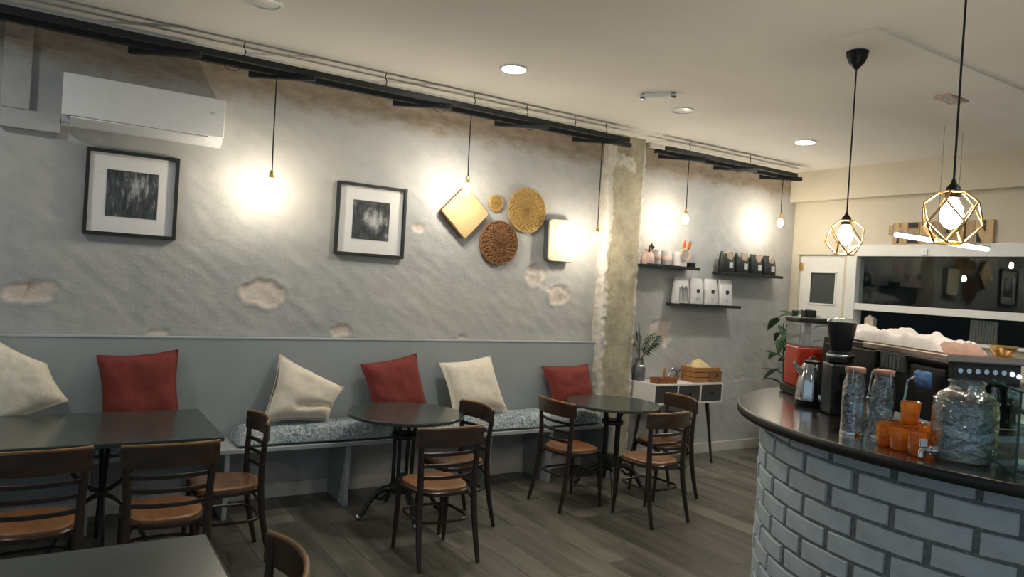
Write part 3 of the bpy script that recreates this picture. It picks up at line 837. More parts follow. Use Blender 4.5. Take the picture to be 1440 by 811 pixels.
# black timber racks under the ceiling, with cords hanging from them
def rack(label, xa, xb, slats, hangers, loops):
    t = thing('ceiling_rack', label, 'ceiling rack', (xa, 5.1, ZC))
    obj('rail', MB().bbox(0, xb - xa, -0.075, -0.035, -0.135, -0.095, 0.003), 'black_wood', t)
    obj('rail', MB().bbox(-0.03, xb - xa + 0.12, 0.035, 0.075, -0.152, -0.112, 0.003), 'black_wood', t)
    L = 0.46
    for sx in slats:
        mb = MB().bbox(-L / 2, L / 2, -0.018, 0.018, -0.021, 0.021, 0.003)
        mb.xf(Matrix.Translation((sx - xa + 0.02, 0.045, -0.150)) @ Matrix.Rotation(math.radians(-33), 4, 'Z'))
        obj('slat', mb, 'black_wood', t)
    for hx in hangers:
        obj('wire_hanger', MB().tube([(hx - xa, -0.055, -0.096), (hx - xa + 0.012, -0.05, -0.06), (hx - xa - 0.006, -0.055, -0.03), (hx - xa + 0.004, -0.05, 0.0)], 0.004, 5), 'black', t, smooth=True)
    for lx in loops:
        lp = [(lx - xa + 0.05 * math.cos(a), 0.05, -0.15 - 0.028 * math.sin(a)) for a in np.linspace(0, PI, 8)]
        obj('cable_loop', MB().tube(lp, 0.003, 5), 'black', t, smooth=True)
    return t
rack('long black timber rack hung under the ceiling above the bench', -2.4, 4.37, [-1.1, 0.52, 1.26, 2.33, 3.25, 4.07], [1.0, 2.0, 2.75, 3.25, 3.75, 4.1], [0.95, 1.15, 2.5, 3.35])
rack('short black timber rack hung under the ceiling past the pillar', 4.84, 6.79, [5.13, 5.91, 6.64], [5.15, 6.03], [5.98])

def wall_pendant(x, zb, ztop, label, small=True, y=5.1):
    t = thing('bare_bulb_pendant', label, 'pendant lamp', (x, y, zb), 0, 'bare bulbs on black cords along the plaster wall')
    obj('cord', MB().tube([(0.004, 0, 0.085), (0.0, 0.002, (ztop - zb) * 0.4), (-0.003, 0, ztop - zb - 0.07), (0, 0, ztop - zb)], 0.0045, 6), 'black', t, smooth=True)
    obj('lamp_socket', MB().lathe([(0.013, 0.035), (0.017, 0.04), (0.017, 0.075), (0.008, 0.092)], 14, (0.002, 0, 0)), 'brass', t, smooth=True)
    obj('bulb', MB().lathe([(0.002, -0.055), (0.018, -0.048), (0.027, -0.028), (0.029, -0.008), (0.023, 0.018), (0.014, 0.036), (0.013, 0.042)], 16), 'bulb', t, smooth=True)
    return t
wall_pendant(1.235, 2.275, 3.02, 'bare bulb pendant glowing to the side of the white air conditioner')
wall_pendant(2.76, 2.435, 3.02, 'bare bulb pendant hanging over the diamond bamboo tray')
wall_pendant(4.115, 2.165, 3.02, 'bare bulb pendant glowing beside the cream rectangular tray')
wall_pendant(5.21, 2.44, 3.02, 'bare bulb pendant above the shelf next to the pillar')
wall_pendant(6.645, 2.545, 3.02, 'bare bulb pendant in the far corner above the black coffee bags')

# brass cage pendants over the counter
def cage_pendant(x, y, z, label, rot, sc=1.0):
    t = thing('brass_cage_pendant', label, 'pendant lamp', (x, y, z), rot, 'brass cage pendants over the counter')
    top = ZC - z
    obj('ceiling_cup', MB().lathe([(0.010, top - 0.115), (0.022, top - 0.10), (0.045, top - 0.075), (0.058, top - 0.04), (0.064, top)], 24), 'black', t, smooth=True)
    obj('cord', MB().tube([(0, 0, 0.10), (0.002, 0, top * 0.5), (0, 0, top - 0.1)], 0.0045, 6), 'black', t, smooth=True)
    obj('lamp_holder', MB().lathe([(0.024, 0.040), (0.028, 0.044), (0.028, 0.062), (0.024, 0.085), (0.012, 0.098), (0.006, 0.118)], 18), 'black', t, smooth=True)
    obj('bulb', MB().lathe([(0.002, -0.078), (0.022, -0.070), (0.038, -0.046), (0.042, -0.022), (0.034, 0.010), (0.021, 0.034), (0.018, 0.044)], 18), 'cage_bulb', t, smooth=True)
    n = 5
    ra = [(0.046, 0.066), (0.098, 0.022), (0.108, -0.060), (0.052, -0.132)]
    def pt(l, k, h=0.0):
        a = 2 * PI * (k + h) / n; r, zz = ra[l]; return Vector((r * sc * math.cos(a), r * sc * math.sin(a), zz * sc))
    E_ = []
    for k in range(n):
        E_ += [(pt(0, k), pt(0, k + 1)), (pt(0, k), pt(1, k)), (pt(1, k), pt(2, k, 0.5)), (pt(1, k), pt(2, k, -0.5)), (pt(2, k, 0.5), pt(3, k)), (pt(2, k, -0.5), pt(3, k)), (pt(3, k), pt(3, k + 1))]
    for a, b in E_:
        obj('cage_rod', MB().tube([a, b], 0.0040, 6), 'brass', t, smooth=True)
    return t
cage_pendant(3.885, 2.528, 2.118, 'brass cage pendant on the black cord from the ceiling cup in view, farther one', 0.3)
cage_pendant(2.935, 1.468, 2.094, 'brass cage pendant over the counter, nearer and larger of the two', 0.9)

# white LED bar on two thin wires
t = thing('led_bar_pendant', 'white glowing LED bar hung on two thin wires before the wooden sign', 'pendant lamp', (6.12, 3.1, 2.258))
obj('diffuser', MB().bbox(-0.71, 0.71, -0.02, 0.02, -0.022, 0.008, 0.009), 'led', t)
obj('bar_housing', MB().bbox(-0.72, 0.72, -0.021, 0.021, 0.008, 0.022, 0.003), 'white_plastic', t)
for x in (-0.12, 0.17):
    obj('wire', MB().tube([(x, 0, 0.02), (x, 0, ZC - 2.258)], 0.0028, 5), 'steel', t)

# ================================================================== ON THE PLASTER WALL
# air conditioner
t = thing('air_conditioner', 'white wall-mounted air conditioner at the top of the plaster wall', 'air conditioner', (0.468, WY, 2.50))
prof = [(0.0, 0.01), (-0.10, 0.0), (-0.165, 0.02), (-0.205, 0.075), (-0.212, 0.20), (-0.205, 0.300), (-0.19, 0.312), (0.0, 0.315)]
mb = MB(); n = len(prof)
for x in (-0.462, -0.468, 0.468, 0.462):
    f = 1.0 if abs(x) < 0.465 else 1.0
mb.add([(x, y, z) for x in (-0.466, 0.466) for y, z in prof], [tuple(range(n)), tuple(range(2 * n - 1, n - 1, -1))] + [(k, k + n, (k + 1) % n + n, (k + 1) % n) for k in range(n)])
obj('housing', mb, 'white_plastic', t)
obj('front_panel', MB().bbox(-0.467, 0.467, -0.224, -0.206, 0.052, 0.308, 0.006), 'white_plastic', t)
fl = MB().bbox(-0.42, 0.36, -0.008, 0.008, -0.040, 0.040, 0.004); fl.xf(Matrix.Translation((0, -0.186, 0.026)) @ Matrix.Rotation(math.radians(58), 4, 'X'))
obj('air_flap', fl, 'white_plastic', t)
obj('flap_gap', MB().box(-0.425, 0.365, -0.2185, -0.20, 0.046, 0.0515), 'black', t)
obj('badge', MB().bbox(0.37, 0.40, -0.2255, -0.222, 0.20, 0.212, 0.001), 'label', t)

def picture(x0, z0, w, h, art, label):
    t = thing('framed_picture', label, 'picture', (x0 + w / 2, WY - 0.008, z0 + h / 2), 0, 'black framed photographs')
    b = 0.022; W, H = w / 2, h / 2
    for nm, bx in (('frame_side', (-W, -W + b, -H, H)), ('frame_side', (W - b, W, -H, H)), ('frame_side', (-W + b, W - b, H - b, H)), ('frame_side', (-W + b, W - b, -H, -H + b))):
        obj(nm, MB().bbox(bx[0], bx[1], -0.036, 0.002, bx[2], bx[3], 0.002), 'black_wood', t)
    obj('mount', MB().box(-W + b, W - b, -0.010, -0.004, -H + b, H - b), 'mat_board', t)
    p = 0.152
    obj('bevel', MB().box(-p - 0.004, p + 0.004, -0.0112, -0.009, -p - 0.004, p + 0.004), 'white_plastic', t)
    obj('photograph', MB().box(-p, p, -0.0125, -0.010, -p, p), art, t)
    obj('glazing', MB().box(-W + b, W - b, -0.027, -0.025, -H + b, H - b), 'picture_glass', t)
    return t
picture(0.150, 1.845, 0.548, 0.556, 'photo_a', 'square black framed photograph under the air conditioner')
picture(1.808, 1.838, 0.572, 0.560, 'photo_b', 'square black framed photograph in the middle of the plaster wall')

# woven discs and trays
def woven_disc(x, z, r, mat, label, y=WY - 0.012):
    """coiled basketwork: concentric coils with radial stitches"""
    n = 96; prof = []; coils = max(5, int(r / 0.0135))
    vs = []; fs = []; rings = coils * 4
    for i in range(rings + 1):
        rr = r * i / rings
        for k in range(n):
            a = 2 * PI * k / n
            ph = (i / 4.0 + k / n) * 2 * PI
            hgt = 0.0055 * (0.5 + 0.5 * math.cos(ph)) + 0.011 * math.sin(a * 24 + 3.0 * math.sin(i * 0.32)) * (0.4 + 0.6 * rr / r)
            wob = 1 + 0.012 * math.sin(a * 7 + 1) * (i / rings)
            vs.append((rr * wob * math.cos(a), -0.018 - hgt + 0.006 * (rr / r) ** 3, rr * wob * math.sin(a)))
    for i in range(rings):
        for k in range(n):
            k2 = (k + 1) % n; fs.append((i * n + k, i * n + k2, (i + 1) * n + k2, (i + 1) * n + k))
    mb = MB().add(vs, fs)
    m0 = len(mb.v)
    t = thing('woven_disc', label, 'wall basket', (x, y, z), 0, 'woven discs on the plaster wall')
    obj('coil_weave', mb, mat, t, smooth=True, angle=180)
    obj('rim', MB().tube([(r * math.cos(a), -0.012, r * math.sin(a)) for a in np.linspace(0, 2 * PI, 49)[:-1]], 0.010, 8, closed=True), mat, t, smooth=True)
    obj('backing', MB().lathe([(r * 0.98, -0.012), (r * 0.9, 0.008)], 32, axis='y'), mat, t, smooth=True)
    return t
woven_disc(3.548, 2.354, 0.194, 'straw', 'large golden woven disc, upper one on the plaster wall')
woven_disc(3.276, 2.042, 0.188, 'straw_dark', 'large brown woven disc, below the golden one')
woven_disc(3.222, 2.383, 0.066, 'straw', 'small golden woven disc above the brown one')
def tray(x, z, w, h, ang, mat, label, depth=0.06, side=None, rc=0.05):
    t = thing('wall_tray', label, 'wall tray', (x, WY - 0.008, z), 0, None)
    def ro(w_, h_, r_):
        pts = []
        for cx, cz, a0 in ((w_ - r_, h_ - r_, 0), (-w_ + r_, h_ - r_, PI / 2), (-w_ + r_, -h_ + r_, PI), (w_ - r_, -h_ + r_, 1.5 * PI)):
            for k in range(6):
                a = a0 + k / 5 * PI / 2; pts.append((cx + r_ * math.cos(a), cz + r_ * math.sin(a)))
        return pts
    R_ = Matrix.Rotation(-ang, 4, 'Y')
    o1 = ro(w / 2, h / 2, rc)
    body = MB().prism([(a, b) for a, b in o1], 0, depth - 0.012)
    body.v = [(a, -c, b) for a, b, c in body.v]; body.xf(R_)
    obj('tray_side', body, side or mat, t)
    o2 = ro(w / 2 + 0.004, h / 2 + 0.004, rc)
    face = MB().prism(o2, depth - 0.014, depth, inset=0.006)
    face.v = [(a, -c, b) for a, b, c in face.v]; face.xf(R_)
    obj('tray_face', face, mat, t)
    return t
tray(2.905, 2.268, 0.315, 0.315, math.radians(47), 'bamboo', 'diamond-hung pale bamboo tray beneath the hanging bulb', 0.065, 'straw_dark', 0.02)
tray(3.905, 2.113, 0.285, 0.375, 0.02, 'cream_tray', 'cream rectangular tray nearest the pillar', 0.085, 'zinc', 0.04)

# wall shelves
def shelf(x0, x1, z, label):
    t = thing('wall_shelf', label, 'shelf', ((x0 + x1) / 2, WY, z), 0, 'black wall shelves')
    w = (x1 - x0) / 2
    obj('board', MB().bbox(-w, w, -0.19, -0.002, -0.018, 0.0, 0.003), 'black_wood', t)
    obj('lip', MB().bbox(-w, w, -0.198, -0.188, -0.022, 0.008, 0.002), 'black_wood', t)
    return t
S1, S2, S3 = 1.968, 1.958, 1.598
shelf(4.87, 5.60, S1, 'black wall shelf next to the pillar holding pale cups')
shelf(5.99, 6.93, S2, 'black wall shelf in the far corner holding black coffee bags')
shelf(5.34, 6.26, S3, 'black wall shelf holding white coffee bags, lowest of the three')
def on_shelf(px0, w, h, z, y=5.30):
    return (px0, y, z)
def coffee_bag(x, z, w, h, d_, kind, label, group, y=5.335, logo=True):
    t = thing('coffee_bag', label, 'coffee bag', (x, y, z), random.uniform(-0.06, 0.06), group)
    n = 8; vs = []; fs = []
    rows = [(0.0, 1.0, 0.9), (0.05, 1.03, 1.0), (0.5, 1.0, 0.95), (0.8, 0.97, 0.62), (0.93, 0.96, 0.25), (1.0, 0.94, 0.14)]
    for fz, fx, fy in rows:
        for k in range(16):
            a = 2 * PI * k / 16; c, s = math.cos(a), math.sin(a)
            vs.append((w / 2 * fx * math.copysign(abs(c) ** 0.45, c), d_ / 2 * fy * math.copysign(abs(s) ** 0.6, s), h * fz))
    for i in range(len(rows) - 1):
        for k in range(16):
            k2 = (k + 1) % 16; fs.append((i * 16 + k, i * 16 + k2, (i + 1) * 16 + k2, (i + 1) * 16 + k))
    fs.append(tuple(range(16))[::-1]); fs.append(tuple((len(rows) - 1) * 16 + k for k in range(16)))
    obj('pouch', MB().add(vs, fs), 'white_bag' if kind == 'white' else 'black_bag', t, smooth=True, angle=60)
    if kind == 'white':
        if logo:
            obj('round_logo', MB().lathe([(0.023, -d_ / 2 - 0.003), (0.023, -d_ / 2 + 0.004)], 16, (0, 0, h * 0.52), 'y'), 'logo', t)
            obj('printed_lines', MB().box(-0.02, 0.02, -d_ / 2 - 0.002, -d_ / 2 + 0.004, h * 0.24, h * 0.255).box(-0.015, 0.015, -d_ / 2 - 0.002, -d_ / 2 + 0.004, h * 0.19, h * 0.205), 'grey_print', t)
        else:
            m_ = MB()
            for k in range(7):
                m_.box(-0.055 + 0.018 * k, -0.047 + 0.018 * k, -d_ / 2 - 0.002, -d_ / 2 + 0.006, h * 0.10, h * (0.62 + 0.04 * (k % 3)))
            obj('printed_lines', m_, 'grey_print', t)
    else:
        obj('top_fold', MB().lathe([(0.043, -d_ / 2 * 0.74 - 0.003), (0.045, -d_ / 2 * 0.5)], 18, (0.012, 0, h * 0.80), 'y'), 'bag_fold', t)
        bpy.context.view_layer.update()
        obj('paper_label', MB().bbox(-0.005, 0.05, -d_ / 2 - 0.003, -d_ / 2 + 0.004, h * 0.22, h * 0.50, 0.001), 'label', t)
    return t
for k, (x, l, lg) in enumerate([(5.445, 'white coffee bag printed with fine lines at the pillar end of its shelf', False), (5.655, 'white coffee bag with round dark logo beside the lined bag', True),
                            (5.875, 'white coffee bag with round dark logo, third on its shelf from the pillar', True), (6.10, 'white coffee bag with round dark logo at the far end of its shelf', True)]):
    coffee_bag(x, S3, 0.197, 0.265 + 0.005 * k, 0.09, 'white', l, 'white coffee bags on the lowest shelf', logo=lg)
for k, (x, l) in enumerate([(6.10, 'black coffee bag at the pillar end of the corner shelf'), (6.335, 'black coffee bag, second from the pillar on the corner shelf'),
                            (6.565, 'black coffee bag, third from the pillar on the corner shelf'), (6.79, 'black coffee bag in the corner end of the corner shelf')]):
    coffee_bag(x, S2, 0.20, 0.225, 0.10, 'black', l, 'black coffee bags on the corner shelf', y=5.335)
# pale things on the first shelf
t = thing('gift_bag', 'small pink and cream wrapped bag with dark ribbon on the shelf by the pillar', 'gift bag', (4.945, 5.31, S1))
obj('wrapping', MB().lathe([(0.055, 0), (0.066, 0.03), (0.060, 0.09), (0.03, 0.125), (0.045, 0.15)], 12), 'pink_paper', t, smooth=True)
obj('ribbon', MB().tube([(-0.02, -0.03, 0.12), (-0.03, -0.045, 0.17), (0.0, -0.04, 0.20), (0.02, -0.03, 0.15), (0.03, -0.04, 0.18)], 0.010, 6), 'rail_wood', t, smooth=True)
def cup(x, y, z, r, h, label, mat='white_bag', group='pale cups on the shelf by the pillar'):
    t = thing('cup', label, 'cup', (x, y, z), 0, group)
    obj('cup_body', MB().lathe([(r * 0.8, 0), (r * 0.95, 0.01), (r, h), (r - 0.005, h), (r * 0.88, 0.012), (0.001, 0.012)], 20), mat, t, smooth=True)
    obj('cup_print', MB().lathe([(r * 0.985, h * 0.35), (r * 1.01, h * 0.36), (r * 1.012, h * 0.62), (r * 0.99, h * 0.63)], 20), 'pink_paper', t, smooth=True)
    return t
cup(5.075, 5.33, S1, 0.045, 0.155, 'narrow pale cup beside the wrapped bag on the shelf')
cup(5.205, 5.32, S1, 0.056, 0.150, 'wide pale cup between the narrow cup and the white pot')
t = thing('utensil_pot', 'white pot with round emblem and wooden spoons on the shelf by the pillar', 'utensil pot', (5.352, 5.30, S1))
obj('pot', MB().lathe([(0.07, 0), (0.085, 0.01), (0.088, 0.15), (0.082, 0.15), (0.078, 0.014), (0.001, 0.012)], 22), 'white_bag', t, smooth=True)
obj('round_emblem', MB().lathe([(0.052, -0.095), (0.052, -0.08)], 22, (-0.005, 0, 0.125), 'y'), 'grey_print', t)
obj('emblem_ring', MB().tube([(0.056 * math.cos(a) - 0.005, -0.093, 0.125 + 0.056 * math.sin(a)) for a in np.linspace(0, 2 * PI, 25)[:-1]], 0.006, 6, closed=True), 'bamboo', t, smooth=True)
for dx, mt, tilt in ((0.02, 'red_plastic', 0.06), (0.045, 'tray_wood', 0.12)):
    sp = MB().tube([(dx, 0, 0.05), (dx + tilt * 0.5, 0, 0.17)], 0.006, 6)
    st_ = len(sp.v); sp.sphere((0, 0, 0), 0.030, 10, 7, 1.9); sp.xf(Matrix.Translation((dx + tilt * 0.8, 0.0, 0.225)) @ Matrix.Rotation(tilt * 3, 4, 'Y') @ Matrix.Diagonal((0.75, 0.3, 1, 1)), st_)
    obj('spoon', sp, mt, t, smooth=True)
t = thing('black_tin', 'small flat black box at the end of the shelf by the pillar', 'box', (5.495, 5.29, S1))
obj('tin_body', MB().bbox(-0.045, 0.045, -0.05, 0.05, 0, 0.045, 0.004), 'black', t)
obj('tin_lid', MB().bbox(-0.047, 0.047, -0.052, 0.052, 0.045, 0.056, 0.004), 'black_wood', t)

# ================================================================== CONSOLE WITH ITS THINGS
t = thing('console_cabinet', 'white console cabinet with three charcoal drawers on splayed dark legs', 'console', (5.35, 5.22, 0))
X0, X1, Y0, Y1, Z0, Z1 = -0.475, 0.475, -0.19, 0.19, 0.622, 0.82
sh = 0.016
obj('top_panel', MB().bbox(X0, X1, Y0, Y1, Z1 - sh, Z1, 0.002), 'white_paint', t)
obj('bottom_panel', MB().bbox(X0, X1, Y0, Y1, Z0, Z0 + sh, 0.002), 'white_paint', t)
for x in (X0, -0.165, 0.149, X1 - sh):
    obj('divider', MB().bbox(x, x + sh, Y0, Y1, Z0 + sh, Z1 - sh, 0.001), 'white_paint', t)
obj('back', MB().box(X0 + 0.005, X1 - 0.005, Y1 - 0.012, Y1 - 0.004, Z0, Z1 - 0.005), 'white_paint', t)
for x in (X0 + sh, -0.149, 0.165):
    o = obj('drawer', MB().bbox(x + 0.002, x + 0.292, Y0 + 0.004, Y0 + 0.3, Z0 + sh + 0.002, Z1 - sh - 0.002, 0.002), 'drawer', t)
    obj('knob', MB().lathe([(0.005, Y0 + 0.005), (0.006, Y0 - 0.008), (0.014, Y0 - 0.012), (0.015, Y0 - 0.02), (0.008, Y0 - 0.024)], 14, (x + 0.147, 0, 0.721), 'y'), 'black', o, smooth=True)
for sx in (-1, 1):
    for sy in (-1, 1):
        obj('leg', MB().tube([(sx * 0.33, sy * 0.12, Z0), (sx * 0.40, sy * 0.165, 0.0)], [0.020, 0.011], 10), 'chair_dark', t, smooth=True)

CT = 0.82
t = thing('milk_can_planter', 'grey zinc milk can with a small palm on the white console', 'plant', (4.945, 5.335, CT))
obj('can', MB().lathe([(0.058, 0), (0.062, 0.006), (0.062, 0.125), (0.055, 0.145), (0.04, 0.162), (0.038, 0.205), (0.046, 0.215), (0.040, 0.215), (0.03, 0.17), (0.001, 0.16)], 22), 'zinc', t, smooth=True)
obj('shoulder_band', MB().lathe([(0.060, 0.138), (0.062, 0.142), (0.052, 0.156), (0.048, 0.158)], 22), 'steel', t, smooth=True, label='bright metal shoulder')
def frond(base, tip, sag, w, nleaf, mat, parent, name='frond'):
    b = Vector(base); e = Vector(tip); pts = []
    for k in range(9):
        u = k / 8; p = b.lerp(e, u); p.z += sag * math.sin(PI * u * 0.85) ; pts.append(p)
    mb = MB().tube(pts, [0.0032 - 0.0003 * k for k in range(9)], 5)
    for k in range(nleaf):
        u = 0.25 + 0.75 * k / nleaf; i = min(7, int(u * 8)); f = u * 8 - i
        p = pts[i].lerp(pts[i + 1], f); tg = (pts[i + 1] - pts[i]).normalized()
        side = tg.cross(Vector((0.2, -0.6, 1))).normalized()
        L = w * (1 - 0.5 * abs(2 * u - 1.1))
        for s in (-1, 1):
            d1 = (side * s + tg * 0.75).normalized()
            q = p + d1 * L - Vector((0, 0, 0.2 * L)); md = p + d1 * L * 0.45 + Vector((0, 0, 0.01)); wv = tg * L * 0.10
            mb.add([p, md + wv, q, md - wv, md + Vector((0, 0, 0.004))], [(0, 3, 4), (0, 4, 1), (1, 4, 2), (4, 3, 2)])
    return obj(name, mb, mat, parent, smooth=True)
for tip in [(-0.09, -0.06, 0.50), (-0.03, 0.02, 0.44), (0.15, -0.10, 0.40), (0.20, -0.02, 0.42), (0.07, -0.16, 0.34), (-0.12, -0.02, 0.34)]:
    frond((0, 0, 0.17), tip, 0.06, 0.105, 11, 'leaf', t)

t = thing('condiment_tray', 'reddish wooden tray with little upright handle on the white console', 'tray', (5.065, 5.11, CT), -0.08)
obj('tray_base', MB().bbox(-0.125, 0.125, -0.055, 0.055, 0, 0.012, 0.002), 'tray_wood', t)
for bx in ((-0.125, 0.125, -0.055, -0.046), (-0.125, 0.125, 0.046, 0.055), (-0.125, -0.115, -0.046, 0.046), (0.115, 0.125, -0.046, 0.046)):
    obj('tray_side', MB().bbox(*bx, 0.012, 0.055, 0.002), 'tray_wood', t)
obj('handle', MB().tube([(0.0, 0, 0.01), (0.0, 0, 0.12), (0.012, 0, 0.15)], [0.014, 0.012, 0.007], 8), 'crate', t, smooth=True)
for k in range(4):
    obj('sachet', MB().bbox(-0.10 + 0.055 * k, -0.06 + 0.055 * k, -0.035, 0.035, 0.012, 0.05 + 0.006 * (k % 2), 0.004), ('black', 'tray_wood', 'red_plastic', 'tray_wood')[k], t)
t = thing('steel_spoon', 'thin metal spoon leaning up beside the reddish tray', 'spoon', (5.26, 5.24, CT))
obj('spoon_handle', MB().tube([(-0.03, 0.0, 0.004), (0.0, 0.0, 0.06), (0.03, 0.0, 0.10)], 0.004, 6), 'steel', t, smooth=True)
sp = MB().sphere((0, 0, 0), 0.016, 10, 6, 1.5); sp.xf(Matrix.Translation((0.04, 0, 0.115)) @ Matrix.Rotation(0.7, 4, 'Y') @ Matrix.Diagonal((1, 0.4, 1, 1)))
obj('spoon_bowl', sp, 'steel', t, smooth=True)
t = thing('succulent_pot', 'tiny potted plant squeezed beside the pine crate', 'plant', (5.435, 5.30, CT))
obj('pot', MB().lathe([(0.022, 0), (0.03, 0.05), (0.026, 0.05), (0.001, 0.045)], 14), 'terracotta', t, smooth=True)
for k in range(7):
    a = k * 0.9; frond((0, 0, 0.045), (0.04 * math.cos(a), 0.04 * math.sin(a), 0.10), 0.01, 0.02, 3, 'leaf', t, 'sprig')

t = thing('pine_crate', 'slatted pine crate holding crumpled paper on the white console', 'crate', (5.645, 5.185, CT), -0.05)
for z in (0.002, 0.053, 0.104):
    obj('slat', MB().bbox(-0.165, 0.165, -0.105, -0.095, z, z + 0.046, 0.002), 'crate', t)
    obj('slat', MB().bbox(-0.165, 0.165, 0.095, 0.105, z, z + 0.046, 0.002), 'crate', t)
    obj('slat', MB().bbox(-0.172, -0.16, -0.10, 0.10, z, z + 0.046, 0.002), 'crate', t)
obj('end_board', MB().bbox(0.16, 0.172, -0.105, 0.105, 0.002, 0.135, 0.003), 'crate_dark', t)
obj('crate_base', MB().bbox(-0.165, 0.165, -0.10, 0.10, 0.0, 0.008, 0.001), 'crate_dark', t)
obj('crate_lid', MB().bbox(0.02, 0.185, -0.12, 0.10, 0.002, 0.118, 0.003), 'crate_dark', t, label='smaller brown box front')
obj('finger_hole', MB().lathe([(0.012, -0.1235), (0.012, -0.118)], 14, (0.12, 0, 0.07), 'y'), 'black', t)
bm_ = MB(); vs = []; fs = []
for j in range(11):
    for i in range(15):
        u, v = i / 14, j / 10
        h_ = 0.140 + 0.085 * math.sin(PI * u) * math.sin(PI * v) + 0.022 * mnoise.noise(Vector((u * 6, v * 5, 3)))
        vs.append((-0.15 + 0.24 * u, -0.088 + 0.176 * v, h_))
for j in range(10):
    for i in range(14):
        a = j * 15 + i; fs.append((a, a + 1, a + 16, a + 15))
t2 = tag(obj('crumpled_paper', MB().add(vs, fs), 'cloth_kraft', smooth=True, loc=(5.645, 5.185, CT), rotz=-0.05), 'straw coloured crumpled paper heaped in the pine crate', 'paper')

# ================================================================== FAR CORNER
t = thing('tall_potted_plant', 'tall dark-leaved potted plant in the corner before the white door', 'plant', (6.76, 4.93, 0))
obj('pot', MB().lathe([(0.14, 0), (0.17, 0.02), (0.20, 0.36), (0.18, 0.36), (0.16, 0.30), (0.001, 0.30)], 24), 'terracotta', t, smooth=True)
random.seed(5)
for k in range(4):
    a = k * 1.6
    obj('stem', MB().tube([(0.04 * math.cos(a), 0.04 * math.sin(a), 0.3), (0.09 * math.cos(a), 0.09 * math.sin(a), 0.9), (0.13 * math.cos(a), 0.13 * math.sin(a), 1.45)], [0.010, 0.008, 0.005], 6), 'leaf', t, smooth=True)
def leaf_mesh(L, W):
    mb = MB(); vs = []; fs = []
    n = 6
    for i in range(n + 1):
        u = i / n; w = W * math.sin(PI * min(1, u * 0.92 + 0.08)) ** 0.8 * (1 - 0.25 * u); z = 0.30 * L * u * (1 - 1.25 * u)
        vs += [(u * L, -w, z + 0.15 * w), (u * L, 0, z - 0.004), (u * L, w, z + 0.15 * w)]
    for i in range(n):
        a = i * 3; fs += [(a, a + 1, a + 4, a + 3), (a + 1, a + 2, a + 5, a + 4)]
    return mb.add(vs, fs)
lm = leaf_mesh(0.30, 0.045).mesh('leaf', True, 180); lm.materials.append(MT['leaf'])
lm2 = leaf_mesh(0.26, 0.05).mesh('leaf', True, 180); lm2.materials.append(MT['leaf_lite'])
for k in range(52):
    a = k * 2.4; z = 0.62 + 1.0 * (k / 51); r = 0.08 + 0.05 * z
    o = obj('leaf', lm if k % 3 else lm2, None, t, loc=(r * math.cos(a * 0.66), r * math.sin(a * 0.66), z))
    o.rotation_euler = (random.uniform(-0.3, 0.3), random.uniform(-0.5, 0.6), a); s = random.uniform(0.75, 1.15); o.scale = (s, s, s)

# wooden letter sign on the far wall
t = thing('wooden_sign', 'reclaimed wood letter sign on the wall above the serving window', 'sign', (WX, 3.765, 2.345))
for k, (y0, y1) in enumerate([(0.455, 0.497), (0.300, 0.452), (0.180, 0.297), (0.06, 0.177), (-0.06, 0.057), (-0.20, -0.063), (-0.335, -0.203), (-0.495, -0.338)]):
    obj('board', MB().bbox(-0.035, -0.003, y0, y1, (0.10 if k == 0 else 0.0), (0.20 if k == 0 else 0.222), 0.002), 'sign_wood', t)
def letter(name, polys):
    mb = MB()
    for p in polys:
        q = MB().prism(p, 0, 0.004); q.v = [(-0.0385 + 0.0 * z - z, y, x) for x, y, z in [(b, a, c) for a, b, c in q.v]]
        mb.add(q.v, q.f)
    obj(name, mb, 'sign_dark', t)
# the N: two dark wedges between three strokes; earlier letters in the same cut
letter('letter_n', [[(-0.375, 0.218), (-0.425, 0.218), (-0.425, 0.11)], [(-0.355, 0.11), (-0.40, 0.01), (-0.355, 0.01)]])
letter('letter_wedge', [[(-0.19, 0.20), (-0.145, 0.14), (-0.20, 0.13)], [(-0.235, 0.10), (-0.29, 0.02), (-0.235, 0.02)], [(-0.09, 0.21), (-0.11, 0.10), (-0.07, 0.10)]])
letter('letter_bar', [[(0.29, 0.165), (0.20, 0.165), (0.20, 0.215), (0.29, 0.215)], [(0.30, 0.012), (0.195, 0.012), (0.195, 0.055), (0.30, 0.055)]])
letter('letter_stroke', [[(0.385, 0.17), (0.378, 0.17), (0.378, 0.215), (0.385, 0.215)], [(0.41, 0.01), (0.38, 0.01), (0.385, 0.06), (0.40, 0.06)]])
t = thing('white_box', 'small white square box on the window head below the sign', 'fitting', (WX - 0.03, 3.885, 2.265))  # plain white box standing for a bright square on the window head
obj('box_body', MB().bbox(-0.02, 0.0, -0.03, 0.03, -0.03, 0.03, 0.004), 'white_plastic', t)
obj('box_front', MB().bbox(-0.026, -0.018, -0.012, 0.012, -0.018, 0.018, 0.002), 'white_plastic', t)
t = thing('milk_carton', 'cream carton standing on the serving window sill', 'carton', (WX + 0.0, 4.415, 1.405), 0.15)
obj('carton_body', MB().bbox(-0.045, 0.045, -0.045, 0.045, 0, 0.155, 0.003), 'bone_box', t)
obj('carton_gable', MB().add([(-0.045, -0.045, 0.155), (0.045, -0.045, 0.155), (0.045, 0.045, 0.155), (-0.045, 0.045, 0.155), (-0.045, 0, 0.195), (0.045, 0, 0.195)], [(0, 1, 5, 4), (2, 3, 4, 5), (0, 4, 3), (1, 2, 5), (0, 3, 2, 1)]), 'bone_box', t)
obj('carton_cap', MB().lathe([(0.012, 0.17), (0.012, 0.20)], 10, (0.0, -0.015, 0)), 'black', t, smooth=True)

